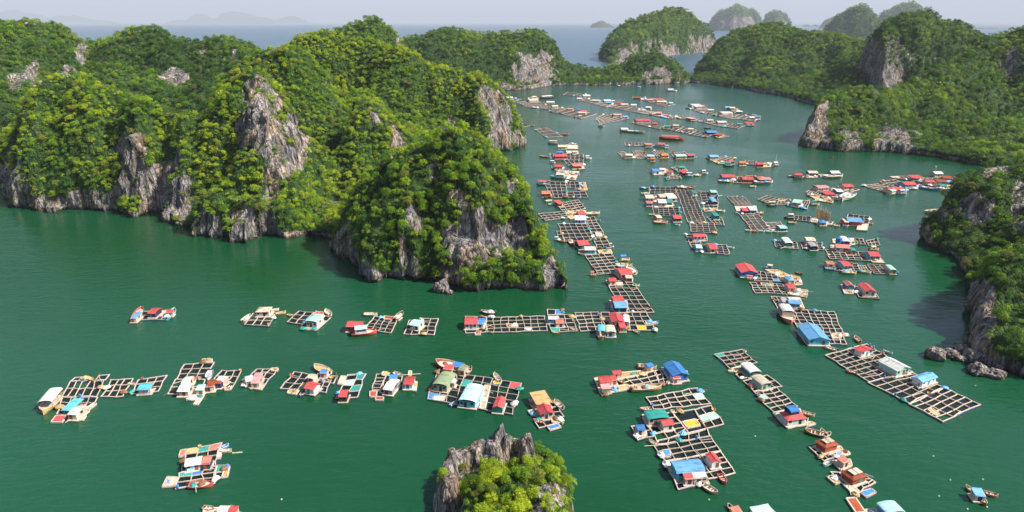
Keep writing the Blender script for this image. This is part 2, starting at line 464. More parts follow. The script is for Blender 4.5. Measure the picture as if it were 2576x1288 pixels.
left_shore = [(35,525),(60,533),(130,540),(200,528),(270,535),(330,545),(400,538),(430,570),(480,588),(560,608),(620,612),(680,600),(760,597),
  (820,605),(835,630),(870,668),(885,695),(930,708),(990,702),(1060,708),(1100,720),(1200,742),(1290,740),(1400,737),(1428,742),(1434,728),
  (1410,700),(1360,640),(1300,560),(1255,480),(1238,410),(1245,388),(1290,382),(1320,375),(1322,360),(1300,325),(1262,280),(1215,255),
  ('w',-60,860),('w',-380,900),('w',-760,860),('w',-760,420),(-200,420),(-60,445),(5,455),(22,490)]
left_ridges = [
  [(-120,260,440,70),(20,225,440,62),(110,196,445,60),(185,188,450,62),(260,215,440,60)],
  [(260,225,440,45),(330,222,425,42),(400,245,420,42),(470,278,415,34),(515,308,410,30)],
  [(330,300,402,20),(360,350,398,18)],
  [(640,160,425,46),(600,200,415,46),(560,240,410,44),(530,280,405,40)],
  [(640,158,425,50),(680,170,430,46),(720,215,425,40)],
  [(655,215,400,32),(690,270,385,32),(700,330,372,30)],
  [(600,360,372,36),(560,420,365,34)],
  [(700,460,352,26),(640,480,352,26)],
  [(650,140,520,70),(690,118,520,66),(740,103,520,62),(775,140,515,60),(800,200,500,56)],
  [(830,78,660,110),(900,95,650,100),(960,118,630,95),(1000,118,620,80),(1060,145,620,75),(1120,160,620,72),(1180,180,618,66),(1230,215,612,52),(1268,262,606,42),(1300,330,600,26)],
  [(860,170,560,80),(900,200,540,70),(960,240,530,70),(1040,240,570,70)],
  [(925,250,470,42),(960,280,465,36),(1000,325,462,30),(1012,360,460,24)],
  [(880,330,450,40),(860,400,430,45),(850,470,400,40)],
  [(760,430,390,45),(790,490,370,36),(800,540,360,30)],
  [(890,410,345,36),(950,392,334,38),(1020,362,326,42),(1080,338,320,46),(1130,322,317,48),(1180,335,318,46),(1225,380,320,40),(1268,432,322,32)],
  [(890,440,330,34),(880,500,316,32),(885,560,306,30),(905,620,294,22)],
  [(1130,400,300,30),(1190,420,298,30),(1240,470,300,26),(1280,520,300,22),(1320,560,295,18)],
  [(1290,462,306,18),(1330,530,296,15),(1362,610,283,12),(1392,660,275,9),(1415,712,269,6)],
  [(1130,560,281,19),(1200,580,279,19),(1270,600,278,17),(1345,655,275,12)],[(1150,640,272,17),(1290,655,271,16)],[(1060,600,284,18),(1020,560,292,24)],[(930,600,298,20),(980,630,292,18)],
  [(980,470,300,28),(1040,450,296,28),(1000,560,290,24)],
]
left_rocks = [(600,205,700,400,.86),(690,330,760,470,.8),(1215,560,1300,660,.72),(1105,525,1240,735,0.75),(1262,550,1325,650,0.71),(1368,612,1440,745,0.90),(1018,495,1070,590,0.63),(1076,400,1102,475,0.55),(1120,455,1180,530,0.59),(1278,448,1302,500,0.71),
  (590,195,660,380,0.90),(695,290,785,440,0.90),(645,370,725,540,0.67),(570,500,650,608,0.71),(290,340,365,440,0.90),(335,400,455,540,0.90),(430,440,490,570,0.63),(0,490,300,540,0.79),(5,370,45,510,0.71),
  (925,275,962,320,0.63),(985,310,1024,392,0.79),(1195,200,1285,300,0.63),(1225,290,1310,385,0.63),(1110,290,1155,355,0.55),(640,165,700,240,0.47),(60,300,110,360,0.40),(120,330,215,345,0.40),(870,660,1080,710,0.63),(500,540,560,610,0.55)]
left_greens = [(60,370,300,480,.8),(740,420,830,590,1),(930,560,1010,690,.7),(880,440,1010,560,.8),(1040,600,1100,680,.5),(1230,640,1350,730,.55),(690,460,800,590,.7)]
left_gullies = [[(14,9),(285,235,430),(270,330,412),(265,430,400)],[(14,8),(400,265,415),(405,350,400),(410,450,392)],[(12,8),(505,300,405),(500,380,385),(490,480,365)],
  [(18,16),(760,260,430),(800,350,420),(830,450,390),(800,560,350)],[(14,12),(1000,400,400),(880,430,380),(850,520,350),(825,600,330)],[(8,6),(1100,480,300),(1060,640,282)],[(6,5),(1255,520,300),(1260,640,280)],
  [(16,18),(880,140,600),(850,230,520),(790,300,470)],[(12,15),(1010,160,590),(1000,250,530)],[(14,16),(1100,190,590),(1090,280,560),(1060,330,500)],[(12,12),(1160,210,585),(1170,330,570)],
  [(10,9),(120,215,430),(130,330,410),(150,450,400)],[(9,8),(590,250,400),(560,330,385),(545,450,360)]]
GL = build_hill("left_headland", "large green karst headland with grey cliffs left of the floating farms", left_shore, left_ridges, 1.9,
  cliffs=[(1200,740,60,34),(1330,738,40,26),(400,540,50,30),(620,610,40,22),(200,535,60,22)], rocks=left_rocks, greens=left_greens, gullies=left_gullies, rs=0.92,
  cliff0=15, slope=1.9, seed=3, zrock=2.6, lump=(24, 7), flute=4.0, crown=3.8, dens=1.1, tint=0.66, veg_nz=0.34, hid=1, maxedge=2.6, warp=6)

build_hill("left_rear_hill", "green hill with pale rocky outcrops at the left edge behind the headland",
  [('w',-1100,560),('w',-420,560),('w',-395,760),('w',-440,1100),('w',-900,1200),('w',-1300,900)],
  [[(-150,40,720,200),(-40,52,715,190),(20,56,710,170),(80,90,705,150),(150,106,705,120),(205,120,705,90),(262,145,705,60)],
   [(192,106,690,26),(212,97,688,20),(232,112,690,22)], [(140,190,640,90),(60,215,620,90)]],
  5.0, rocks=[(62,165,98,215,1),(15,180,55,235,1),(190,95,225,165,1),(228,125,262,165,.9),(150,160,190,195,.7),(0,105,20,125,.6)],
  seed=5, lump=(36, 12), flute=3, crown=5.4, tint=0.30, hid=2, slope=1.5, veg_nz=0.34)
build_hill("left_middle_hill", "long wooded hill with a dark overhang behind the headland, left of the centre",
  [('w',-640,590),('w',-120,600),('w',-150,800),('w',-330,1080),('w',-720,1000)],
  [[(250,160,760,80),(290,125,760,80),(320,90,760,90),(355,66,760,95),(400,84,760,110),(470,92,760,120),(540,90,760,110),(590,110,755,90),(630,152,745,70)],
   [(330,150,680,90),(420,190,660,90),(520,160,670,100)], [(380,240,600,70),(500,240,610,80)]],
  5.0, rocks=[(395,165,468,215,1),(500,110,515,140,.8),(575,110,600,160,.7),(540,88,556,100,.8)],
  gullies=[[(14,22),(470,110,720),(440,230,640)],[(12,18),(560,110,730),(560,220,640)],[(10,18),(340,120,720),(350,220,640)]], seed=8, lump=(36, 12), flute=3, crown=5.4, tint=0.26, hid=2, slope=1.5, veg_nz=0.30)
build_hill("wooded_peak", "rounded wooded peak rising behind the headland ridge",
  [('w',-430,850),('w',-130,850),('w',-130,1150),('w',-430,1150)],
  [[(785,95,960,60),(820,68,960,70),(870,62,960,75),(905,50,960,75),(930,44,960,75),(975,66,960,60),(1005,100,955,36)]],
  5.0, rocks=[(998,80,1022,125,1)], seed=12, lump=(30, 8), flute=3, crown=6.0, tint=0.36, hid=2, slope=3.5, veg_nz=0.25)
build_hill("ridge_behind_bay", "green ridge with a pale cliff closing the far end of the bay",
  [(1180,230),(1245,229),(1300,228),(1350,222),(1395,216),(1440,215),(1490,216),(1540,215),(1600,213),(1660,213),(1730,210),(1739,206),
   ('w',372,1420),('w',330,1480),('w',180,1480),('w',80,1470),('w',-100,1640),('w',-330,1640),('w',-330,1230)],
  [[(1035,112,1350,120),(1060,90,1350,120),(1120,72,1350,130),(1160,76,1350,130),(1210,84,1350,130),(1290,82,1340,115),(1345,76,1335,80),(1368,105,1330,62),(1395,150,1325,50),(1440,163,1330,58),(1500,170,1345,54),(1540,170,1350,50)],
   [(1560,160,1350,46),(1600,138,1360,52),(1640,126,1362,56),(1680,145,1355,48),(1712,180,1340,32)]],
  5.5, rocks=[(1288,128,1398,225,1),(1612,168,1692,214,1),(1255,205,1300,230,.8),(1545,205,1740,214,.7),(1700,170,1720,210,.5)],
  cliffs=[(1350,222,90,52),(1650,212,60,30)], seed=15, lump=(36, 7), flute=3.2, crown=6.4, tint=0.34, hid=2, slope=2.2, veg_nz=0.26, cliff0=10, warp=8)
build_hill("big_rear_hill", "tall domed hill with pale sea cliffs beyond the bay mouth",
  [(1535,164),(1560,161),(1600,152),(1640,145),(1700,140),(1760,134),(1800,131),(1832,126),(1880,124),('w',960,3100),('w',700,3200),('w',420,2900),('w',300,2400),('w',275,2000)],
  [[(1562,98,2150,120),(1580,88,2150,150),(1620,68,2200,180),(1660,55,2350,200)],
   [(1650,40,2550,230),(1700,25,2600,270),(1735,22,2600,280),(1780,50,2620,240),(1812,92,2650,150)], [(1850,100,2750,130),(1885,98,2750,120)]],
  12.0, rocks=[(1655,112,1716,143,.8),(1765,95,1816,134,.75),(1540,118,1592,165,.7)],
  cliffs=[(1780,132,250,60),(1680,141,200,45),(1560,160,120,45)], seed=18, lump=(80, 16), flute=6, crown=11.0, tint=0.34, hid=2, slope=1.6, cliff0=30, veg_nz=0.25, warp=18)
build_hill("right_wooded_hill", "broad wooded hill on the right shore behind the fish farms",
  [(1737,209),(1770,211),(1800,215),(1850,222),(1900,231),(1950,240),(1990,249),(2040,262),(2110,285),('w',640,800),('w',1000,900),('w',1100,1500),('w',820,1800),('w',470,1780),('w',400,1500)],
  [[(1768,178,1440,60),(1800,140,1470,90),(1840,112,1500,130),(1875,86,1500,160),(1905,68,1500,190),(1960,66,1500,200),(2020,78,1480,210),(2080,90,1440,200),(2150,112,1400,190)],
   [(1960,130,1330,120),(2040,150,1230,130),(2110,170,1130,120)], [(2150,120,1350,150),(2230,130,1250,150)]],
  6.5, rocks=[],
  gullies=[[(16,30),(1990,110,1420),(1960,200,1200)],[(16,26),(1880,120,1450),(1850,190,1300)],[(16,28),(2080,130,1340),(2040,220,1080)]], seed=21, lump=(55, 16), flute=3, crown=6.4, tint=0.34, hid=3, slope=1.5, cliff0=5, veg_nz=0.24, warp=9, floor=8)
build_hill("right_steep_peak", "steep dark peak with a bare left face behind the right shore",
  [('w',520,860),('w',700,780),('w',1000,820),('w',1050,1250),('w',760,1300),('w',560,1150)],
  [[(2175,140,1060,60),(2205,98,1080,72),(2245,58,1100,80),(2285,36,1110,86),(2325,27,1115,88),(2375,46,1120,88),(2420,74,1115,85),(2455,108,1110,80),(2520,140,1100,80)],
   [(2200,210,960,70),(2300,230,900,80),(2400,190,930,90)]],
  5.5, rocks=[(2150,90,2330,200,.50),(2175,165,2285,232,.8)], gullies=[[(12,20),(2380,80,1080),(2360,180,950)],[(12,18),(2290,80,1060),(2270,200,930)]], seed=24, lump=(34, 9), flute=3.5, crown=5.4, tint=0.30, hid=3, slope=3.4, veg_nz=0.30, pw=2.6)
build_hill("right_promontory", "wooded promontory with a craggy grey tip on the right side of the bay",
  [(2012,366),(2030,372),(2065,373),(2110,383),(2150,382),(2190,380),(2240,384),(2300,390),(2370,398),(2440,412),(2600,440),('w',760,560),('w',900,700),('w',900,1000),('w',560,900),(2180,330),(2080,322),(2035,335)],
  [[(2050,246,650,22),(2075,240,665,34),(2110,232,680,46),(2150,222,690,52),(2190,222,700,56),(2235,200,720,62),(2290,165,760,85),(2350,150,800,100),(2420,125,840,120),(2480,100,860,130),(2530,78,870,140),(2576,55,880,150),(2660,15,880,160)],
   [(2240,270,670,50),(2330,270,680,70),(2440,270,680,90),(2560,270,680,100)], [(2125,290,640,30),(2300,320,625,30)]],
  3.2, rocks=[(2008,245,2098,385,1),(2100,310,2190,385,.56),(2190,310,2320,392,.62),(2510,110,2580,205,.58),(2190,222,2215,245,.7)],
  greens=[(2095,235,2200,330,.7),(2340,230,2500,380,.6)], cliffs=[(2050,372,40,34),(2120,382,40,20)], gullies=[[(12,16),(2330,190,760),(2280,320,650)],[(13,18),(2430,180,780),(2400,330,660)],[(12,18),(2540,150,800),(2530,320,670)]], seed=27, lump=(30, 11), flute=3, crown=4.8, tint=0.46, hid=3, slope=1.9, zrock=2, cliff0=15, veg_nz=0.30, warp=6)
build_hill("right_near_cliff", "near shaded hillside dropping to the water at the right edge",
  [(2303,598),(2318,612),(2345,626),(2380,645),(2405,664),(2435,700),(2442,740),(2432,790),(2422,835),(2430,868),(2455,905),(2500,935),(2576,960),(2700,985),('w',330,200),('w',360,400),(2600,520),(2430,545),(2340,580)],
  [[(2345,560,345,12),(2372,510,345,20),(2400,470,345,26),(2440,428,345,32),(2500,402,345,40),(2560,410,345,46),(2700,380,345,60)],
   [(2440,540,330,22),(2500,560,318,30),(2576,540,310,36)],
   [(2448,708,228,11),(2480,688,230,16),(2520,662,234,22),(2576,632,238,30),(2680,600,240,42)],
   [(2480,790,216,12),(2540,790,214,16),(2640,790,210,24)]],
  1.4, rocks=[(2470,398,2532,445,1),(2420,475,2500,565,.75),(2540,450,2585,600,.9),(2428,700,2510,870,.85),(2425,560,2450,700,.4),(2300,560,2345,640,.8)],
  greens=[(2470,655,2580,705,.8),(2510,780,2580,900,.8)],
  cliffs=[(2430,830,25,14),(2320,610,20,5)], seed=31, lump=(18, 5), flute=2.0, crown=3.8, tint=0.42, hid=4, slope=2.4, zrock=2.5, cliff0=6, veg_nz=0.40, maxedge=2.3, warp=3.5)  # lowered leaf tint puts this hillside's shade into the crown colour
def pins(px, py, h, sd):
    # limestone pinnacles along the rear crest of the islet
    for (x, y, d, r, s) in [(1262,1062,113,1.1,1.0),(1252,1078,113,1.4,1),(1240,1105,112,2.2,1),(1215,1112,112,2.0,1),(1196,1120,111,2.2,1),(1275,1096,112,1.2,1),(1300,1105,112,1.6,1),
                            (1330,1090,111.5,1.6,1),(1322,1100,111.5,2.0,1),(1160,1132,110,2.0,1),(1138,1128,109,1.8,1),(1172,1135,109.5,1.4,1),(1130,1160,107,2.0,1),(1345,1240,99,1.4,1),(1375,1222,98,1.6,1),(1400,1238,99,1.2,1),(1130,1200,104,2,1),(1350,1275,94,1.6,1)]:
        X, Y, Z = top(x, y, d)
        q = np.hypot((px - X), (py - Y) * 0.8) / (r * 1.05)
        q = q * (0.75 + 0.6 * fbm(px, py, px * 0, 1.1, 3, 5))
        h = np.maximum(h, np.where(q < 2.2, Z - 11.0 * np.maximum(q - 0.55, 0) ** 1.4, -99))
    return h
def pin_rock(X, Y, Z):
    m = np.zeros_like(X)
    for (x, y, d, r) in [(1262,1062,113,1.7),(1252,1078,113,1.9),(1240,1105,112,2.6),(1215,1112,112,2.4),(1196,1120,111,2.6),(1300,1105,112,2.0),(1330,1092,111.5,2.4),(1160,1132,110,2.4),(1138,1130,109,2.2),(1130,1165,107,2.4),(1275,1096,112,1.6)]:
        a, b, c_ = top(x, y, d); m = np.maximum(m, np.where(np.hypot(X - a, Y - b) < r * 1.15, 1.0, 0.0))
    return m
build_hill("rocky_islet", "small rocky islet with limestone pinnacles and bright bushes at the bottom edge",
  [(1118,1215),(1150,1198),(1210,1180),(1290,1172),(1370,1190),(1420,1225),(1450,1290),('w',12.5,108),('w',15,97),('w',10,84),('w',-4,80),('w',-13,92),('w',-14.5,106)],
  [[(1145,1185,106,7),(1180,1185,107,9),(1240,1175,108,10),(1300,1165,108,10),(1350,1165,106,9),(1395,1200,103,8)],
   [(1200,1215,98,11),(1280,1200,98,13),(1350,1220,97,11)], [(1210,1290,90,10),(1290,1300,88,12),(1360,1280,92,11),(1420,1270,98,8)]],
  0.42, rocks=[(1165,1105,1220,1200,1),(1120,1110,1150,1290,1),(1222,1095,1270,1180,1),(1268,1110,1330,1190,1),(1335,1215,1405,1262,1),(1405,1210,1425,1270,1),(1330,1255,1370,1300,1),(1375,1252,1400,1290,.9)],
  greens=[(1190,1160,1330,1290,1)], seed=35, lump=(6, 1.6), flute=0.8, crown=1.95, dens=1.5, tint=0.66, hid=5, slope=5, cliff0=22, veg_nz=0.35, mat=M_rock_near,
  canopy=0.6, maxedge=0.75, warp=1.0, extra=pins, shrub=0.10, rockfn=pin_rock, knob=(2.5, 0.5))

# ------------------------------------------------------------------ far islands
def far_island(name, label, bumps, base_y, d, step, seed, crown=0, tint=0.28, rocks=(), rf=1.0):
    """bumps: (x, y, half-width in px)"""
    k = d / FPX
    xs0 = min(b[0] - b[2] for b in bumps) - 4; xs1 = max(b[0] + b[2] for b in bumps) + 4
    rmax = max(b[2] for b in bumps) * k * rf
    S = []
    cx = ((xs0 + xs1) / 2 - 1288) * k; hw = (xs1 - xs0) / 2 * k
    for i in range(28):
        a = 2 * math.pi * i / 28
        S.append(('w', cx + hw * math.cos(a), d + rmax * 1.15 + rmax * 1.15 * math.sin(a)))
    rid = [[(b[0], b[1], d + rmax * 1.15, b[2] * k)] for b in bumps]
    return build_hill(name, label, S, rid, step, seed=seed, lump=(rmax * 0.35, rmax * 0.06), flute=step * 0.7, crown=crown or 20, tint=tint, tree=crown > 0,
        cliff0=rmax * 0.10, slope=2.5, veg_nz=0.22, canopy=2, warp=rmax * 0.06, rocks=rocks, hid=6, pw=2.0)
far_island("far_twin_island", "large hazy island with streaked cliffs on the horizon, right of centre", [(1820,26,42),(1855,12,58),(1890,22,38),(1905,42,18)], 75, 9600, 40, 41, 24, rocks=[(1800,35,1910,75,.60)], tint=0.15)
far_island("far_low_dome", "lower hazy dome island beside the streaked island", [(1950,26,44),(1930,36,30),(1972,34,24)], 73, 10000, 40, 42, 24, rocks=[(1925,45,1985,72,.58)], tint=0.15)
far_island("far_green_peak", "pointed green island beyond the right wooded hill", [(2165,12,72),(2120,36,50),(2092,62,32),(2200,45,50)], 100, 4500, 26, 43, 15, tint=0.22)
far_island("far_long_hill", "long bluish hill behind the pointed green island", [(2240,24,50),(2290,4,60),(2335,16,36),(2270,12,60)], 82, 7500, 40, 44, 22, tint=0.18)
far_island("far_blue_slope", "faint blue slope left of the pointed green island", [(2100,42,46),(2075,55,24)], 70, 13000, 70, 45)
far_island("far_small_cone", "small isolated grey island on the horizon near the centre", [(1512,51,24),(1498,57,18),(1530,60,16)], 66, 15500, 60, 46)
far_island("far_right_cone", "small blue cone island at the upper right", [(2415,46,26),(2440,58,18),(2398,54,14)], 69, 13500, 60, 47)
far_island("far_right_slope", "bluish hill at the right edge of the horizon", [(2570,56,28),(2590,50,30)], 80, 6500, 50, 48)
far_island("far_rock", "tiny dark island low on the sea at the upper right", [(2475,72,12),(2466,74,7)], 77, 8500, 20, 49)
far_island("far_flat_islands", "thin line of flat islands on the horizon", [(2000,60,12),(2030,61,14),(2052,60,9)], 63, 19000, 60, 50)
def far_range(name, label, bumps, d, seed):
    far_island(name, label, bumps, 68, d, 450, seed, rf=0.8)
far_range("far_mountains", "faint blue mountain range at the upper left of the horizon", [(-20,36,70),(30,24,60),(75,34,60),(120,46,50),(150,38,50),(185,38,50),(230,50,50),(280,60,60),(330,68,60)], 50000, 51)
far_range("far_mountain_ridge", "faint blue jagged ridge on the horizon behind the middle hill", [(400,64,60),(450,48,32),(500,34,42),(540,44,40),(580,27,46),(615,30,42),(660,41,34),(690,50,40),(730,40,42),(770,60,40)], 50000, 52)

# ------------------------------------------------------------------ foreshore rocks
def boulder(name, label, x, y, r, seed, zs=0.7):
    import bmesh
    bm = bmesh.new(); bmesh.ops.create_icosphere(bm, subdivisions=5, radius=1.0)
    me = bpy.data.meshes.new(name); bm.to_mesh(me); bm.free()
    n = len(me.vertices); co = np.zeros(n * 3); me.vertices.foreach_get("co", co); co = co.reshape(-1, 3)
    nn = fbm(co[:, 0] * 3 + seed, co[:, 1] * 3, co[:, 2] * 3, 2.2, 5, seed) - 0.5
    rid = np.abs(fbm(co[:, 0] * 3 + seed, co[:, 1] * 3, co[:, 2] * 2, 1.2, 4, seed + 3) - 0.5)
    co = co * (1 + nn * 0.9 - rid * 0.9)[:, None] * r; co[:, 2] *= zs
    me.vertices.foreach_set("co", co.ravel().astype(np.float32)); me.update()
    at = me.attributes.new("rock", 'FLOAT', 'POINT'); at.data.foreach_set("value", np.ones(n, np.float32))
    me.polygons.foreach_set("use_smooth", [True] * len(me.polygons))
    me.materials.append(M_rock_near)
    p = W(x, y); p.z = r * zs * 0.35
    return tag(link(name, me, None, p, seed * 1.3), label, "rock")
boulder("boulder", "lone squat boulder standing in the water off the right shore", 2351, 898, 3.3, 3, 0.85)
for i, (x, y, r, z, lab) in enumerate([(2392,896,2.8,.6,"low brown rock between the lone boulder and the right shore"),(2418,884,2.8,.8,"grey boulder at the foot of the right cliff, touching the shore"),
      (2452,905,3.8,.75,"largest pale boulder in front of the right shore"),(2500,918,3.8,.9,"rounded grey boulder under the bushes of the right shore"),
      (2462,938,3.6,.7,"front pale boulder lapped by the water at the right shore"),(2500,945,3.4,.6,"low boulder beside the front pale boulder on the right shore"),(2415,905,2.4,.6,"small brown rock in front of the right shore boulders")]):
    o = boulder("boulder", lab, x, y, r, 5 + i * 3, z); o["group"] = "boulders at the foot of the right shore"
boulder("boulder", "craggy little rock stack standing off the front cliff of the headland", 1112, 732, 3.6, 31, 1.1)
boulder("boulder", "small brown rock awash beside the headland rock stack", 1130, 738, 1.8, 35, 0.7)

# ------------------------------------------------------------------ trees
def crown_mesh(name, n_clump, n_leaf, leaf, seed, flat=0.95):
    r = np.random.default_rng(seed)
    V = []; 
    cl = []
    for i in range(n_clump):
        a = r.random() * 6.283; z = r.random() ** 0.8
        q = math.sqrt(max(0, 1 - (z * 0.92) ** 2)) * (0.55 + 0.35 * r.random())
        cl.append((0.36 * q * math.cos(a), 0.36 * q * math.sin(a), z * 0.42 * flat, 0.13 + 0.10 * r.random()))
    P = []; Nn = []
    for (x, y, z, s) in cl:
        m = n_leaf
        d = r.normal(size=(m, 3)); d /= np.linalg.norm(d, axis=1)[:, None]
        d[:, 2] = np.where(d[:, 2] < -0.35, -d[:, 2], d[:, 2])
        P.append(np.array([x, y, z]) + d * s * (0.75 + 0.35 * r.random(m))[:, None] * np.array([1, 1, 0.85])); Nn.append(d)
    P = np.concatenate(P); Nn = np.concatenate(Nn)
    Nn = Nn + r.normal(size=Nn.shape) * 0.45; Nn /= np.linalg.norm(Nn, axis=1)[:, None]
    t = r.normal(size=P.shape); a = np.cross(Nn, t); a /= np.linalg.norm(a, axis=1)[:, None]; b = np.cross(Nn, a)
    s = (leaf * (0.7 + 0.6 * r.random(len(P))))[:, None]
    Q = np.stack([P - a * s, P - b * s * 0.55, P + a * s, P + b * s * 0.55], 1).reshape(-1, 3)
    F = np.arange(len(Q)).reshape(-1, 4)
    return mesh_np(name, Q, F, M_leaf, smooth=False)
# unit crowns: diameter about 1
CROWN_FAR = [crown_mesh("crown_far%d" % i, 9, 12, 0.075, 100 + i) for i in range(4)]
CROWN_MID = [crown_mesh("crown_mid%d" % i, 15, 24, 0.042, 200 + i) for i in range(5)]
CROWN_NEAR = [crown_mesh("crown_near%d" % i, 34, 40, 0.030, 300 + i) for i in range(4)]

P = np.concatenate([t[0] for t in TREEPTS]); SC = np.concatenate([t[1] for t in TREEPTS]); TN = np.concatenate([t[2] for t in TREEPTS])
HID = np.concatenate([t[3] for t in TREEPTS]); FN = np.concatenate([t[4] for t in TREEPTS])
tx, ty, tdep = project(P)
size_px = SC * FPX / tdep
seen = (tx > 5) & (tx < 2571) & (ty > 5) & (ty < 1283)
vdir = P - np.array([0, 0, H]); vdir /= np.linalg.norm(vdir, axis=1)[:, None]
seen &= (FN * vdir).sum(1) < -0.15
order = np.argsort(-np.where(seen, size_px, 0))
single = order[:285]
is_single = np.zeros(len(P), bool); is_single[single] = True
print("tree points", len(P), "smallest single px", size_px[single[-1]], {int(h): int((HID[single] == h).sum()) for h in np.unique(HID[single])})
near = size_px > 44; mid = (size_px > 13) & ~near
var = np.where(near, 9 + rng.integers(0, 4, len(P)), np.where(mid, 4 + rng.integers(0, 5, len(P)), rng.integers(0, 4, len(P))))

def forest():
    keep = ~is_single
    p, s, t, v = P[keep], SC[keep], TN[keep], var[keep]
    me = bpy.data.meshes.new("forest_canopy"); me.vertices.add(len(p)); me.vertices.foreach_set("co", p.astype(np.float32).ravel())
    for nm, ty_, arr in (("size", 'FLOAT', s), ("tint", 'FLOAT', t), ("pick", 'INT', v), ("spin", 'FLOAT', rng.random(len(p)) * 6.283)):
        a = me.attributes.new(nm, ty_, 'POINT'); a.data.foreach_set("value", arr.astype(np.int32 if ty_ == 'INT' else np.float32))
    me.materials.append(M_leaf)
    o = link("forest_canopy", me)
    tag(o, "dense tropical forest and scrub covering the limestone hills", "forest", kind="stuff")
    src = bpy.data.collections.new("crown_variants")
    for i, m in enumerate(CROWN_FAR + CROWN_MID + CROWN_NEAR):
        src.objects.link(bpy.data.objects.new("crown_variant_%02d" % i, m))
    ng = bpy.data.node_groups.new("forest_instances", 'GeometryNodeTree')
    ng.interface.new_socket("Geometry", in_out='INPUT', socket_type='NodeSocketGeometry')
    ng.interface.new_socket("Geometry", in_out='OUTPUT', socket_type='NodeSocketGeometry')
    gi = ng.nodes.new("NodeGroupInput"); go = ng.nodes.new("NodeGroupOutput")
    ci = ng.nodes.new("GeometryNodeCollectionInfo"); ci.inputs["Collection"].default_value = src
    ci.inputs["Separate Children"].default_value = True; ci.inputs["Reset Children"].default_value = True
    ip = ng.nodes.new("GeometryNodeInstanceOnPoints")
    def attr(nm, dt):
        n = ng.nodes.new("GeometryNodeInputNamedAttribute"); n.data_type = dt; n.inputs["Name"].default_value = nm; return n.outputs["Attribute"]
    cmb = ng.nodes.new("ShaderNodeCombineXYZ"); ng.links.new(attr("spin", 'FLOAT'), cmb.inputs[2])
    ng.links.new(gi.outputs[0], ip.inputs["Points"]); ng.links.new(ci.outputs[0], ip.inputs["Instance"])
    ip.inputs["Pick Instance"].default_value = True
    ng.links.new(attr("pick", 'INT'), ip.inputs["Instance Index"])
    e2r = ng.nodes.new("FunctionNodeEulerToRotation"); ng.links.new(cmb.outputs[0], e2r.inputs[0])
    ng.links.new(e2r.outputs[0], ip.inputs["Rotation"])
    ng.links.new(attr("size", 'FLOAT'), ip.inputs["Scale"])
    ng.links.new(ip.outputs[0], go.inputs[0])
    md = o.modifiers.new("instances", 'NODES'); md.node_group = ng
forest()
def trunk_mesh():
    V, F = [], []
    def limb(p0, p1, r0, r1, n=6):
        d = (Vector(p1) - Vector(p0)).normalized(); a = d.orthogonal().normalized(); b = d.cross(a)
        s = len(V)
        for p, r in ((p0, r0), (p1, r1)):
            for i in range(n):
                q = Vector(p) + (a * math.cos(6.283 * i / n) + b * math.sin(6.283 * i / n)) * r; V.append(tuple(q))
        for i in range(n): F.append((s + i, s + (i + 1) % n, s + n + (i + 1) % n, s + n + i))
    limb((0, 0, -0.45), (0.02, 0, -0.02), 0.035, 0.026)
    for k in range(5):
        a = k * 1.257 + 0.3
        limb((0.02, 0, -0.05), (0.26 * math.cos(a), 0.26 * math.sin(a), 0.12), 0.02, 0.006)
    return mesh_np("trunk", V, F, M_bark)
TRUNK = trunk_mesh()
LAB = {5: ("bright green bushy tree on the small rocky islet at the bottom edge", "trees on the rocky islet"),
       4: ("leafy tree on the near hillside at the right edge", "trees on the near right hillside"),
       1: ("sunlit tree on the front slope of the left headland", "trees on the left headland"),
       3: ("dark green tree on the right promontory", "trees on the right promontory"),
       2: ("green tree on a hill behind the headland", "trees behind the headland"), 6: ("tree on a far island", "far trees")}
for j in single:
    e = bpy.data.objects.new("broadleaf_tree", None); col.objects.link(e); e.location = P[j]; e.rotation_euler[2] = random.random() * 6.28
    e.scale = (SC[j],) * 3
    lab, grp = LAB[int(HID[j])]
    tag(e, lab, "tree", grp)
    c = link("crown", (CROWN_NEAR if size_px[j] > 30 else CROWN_MID)[random.randrange(4)], e); c["tint"] = float(TN[j])
    link("trunk", TRUNK, e)

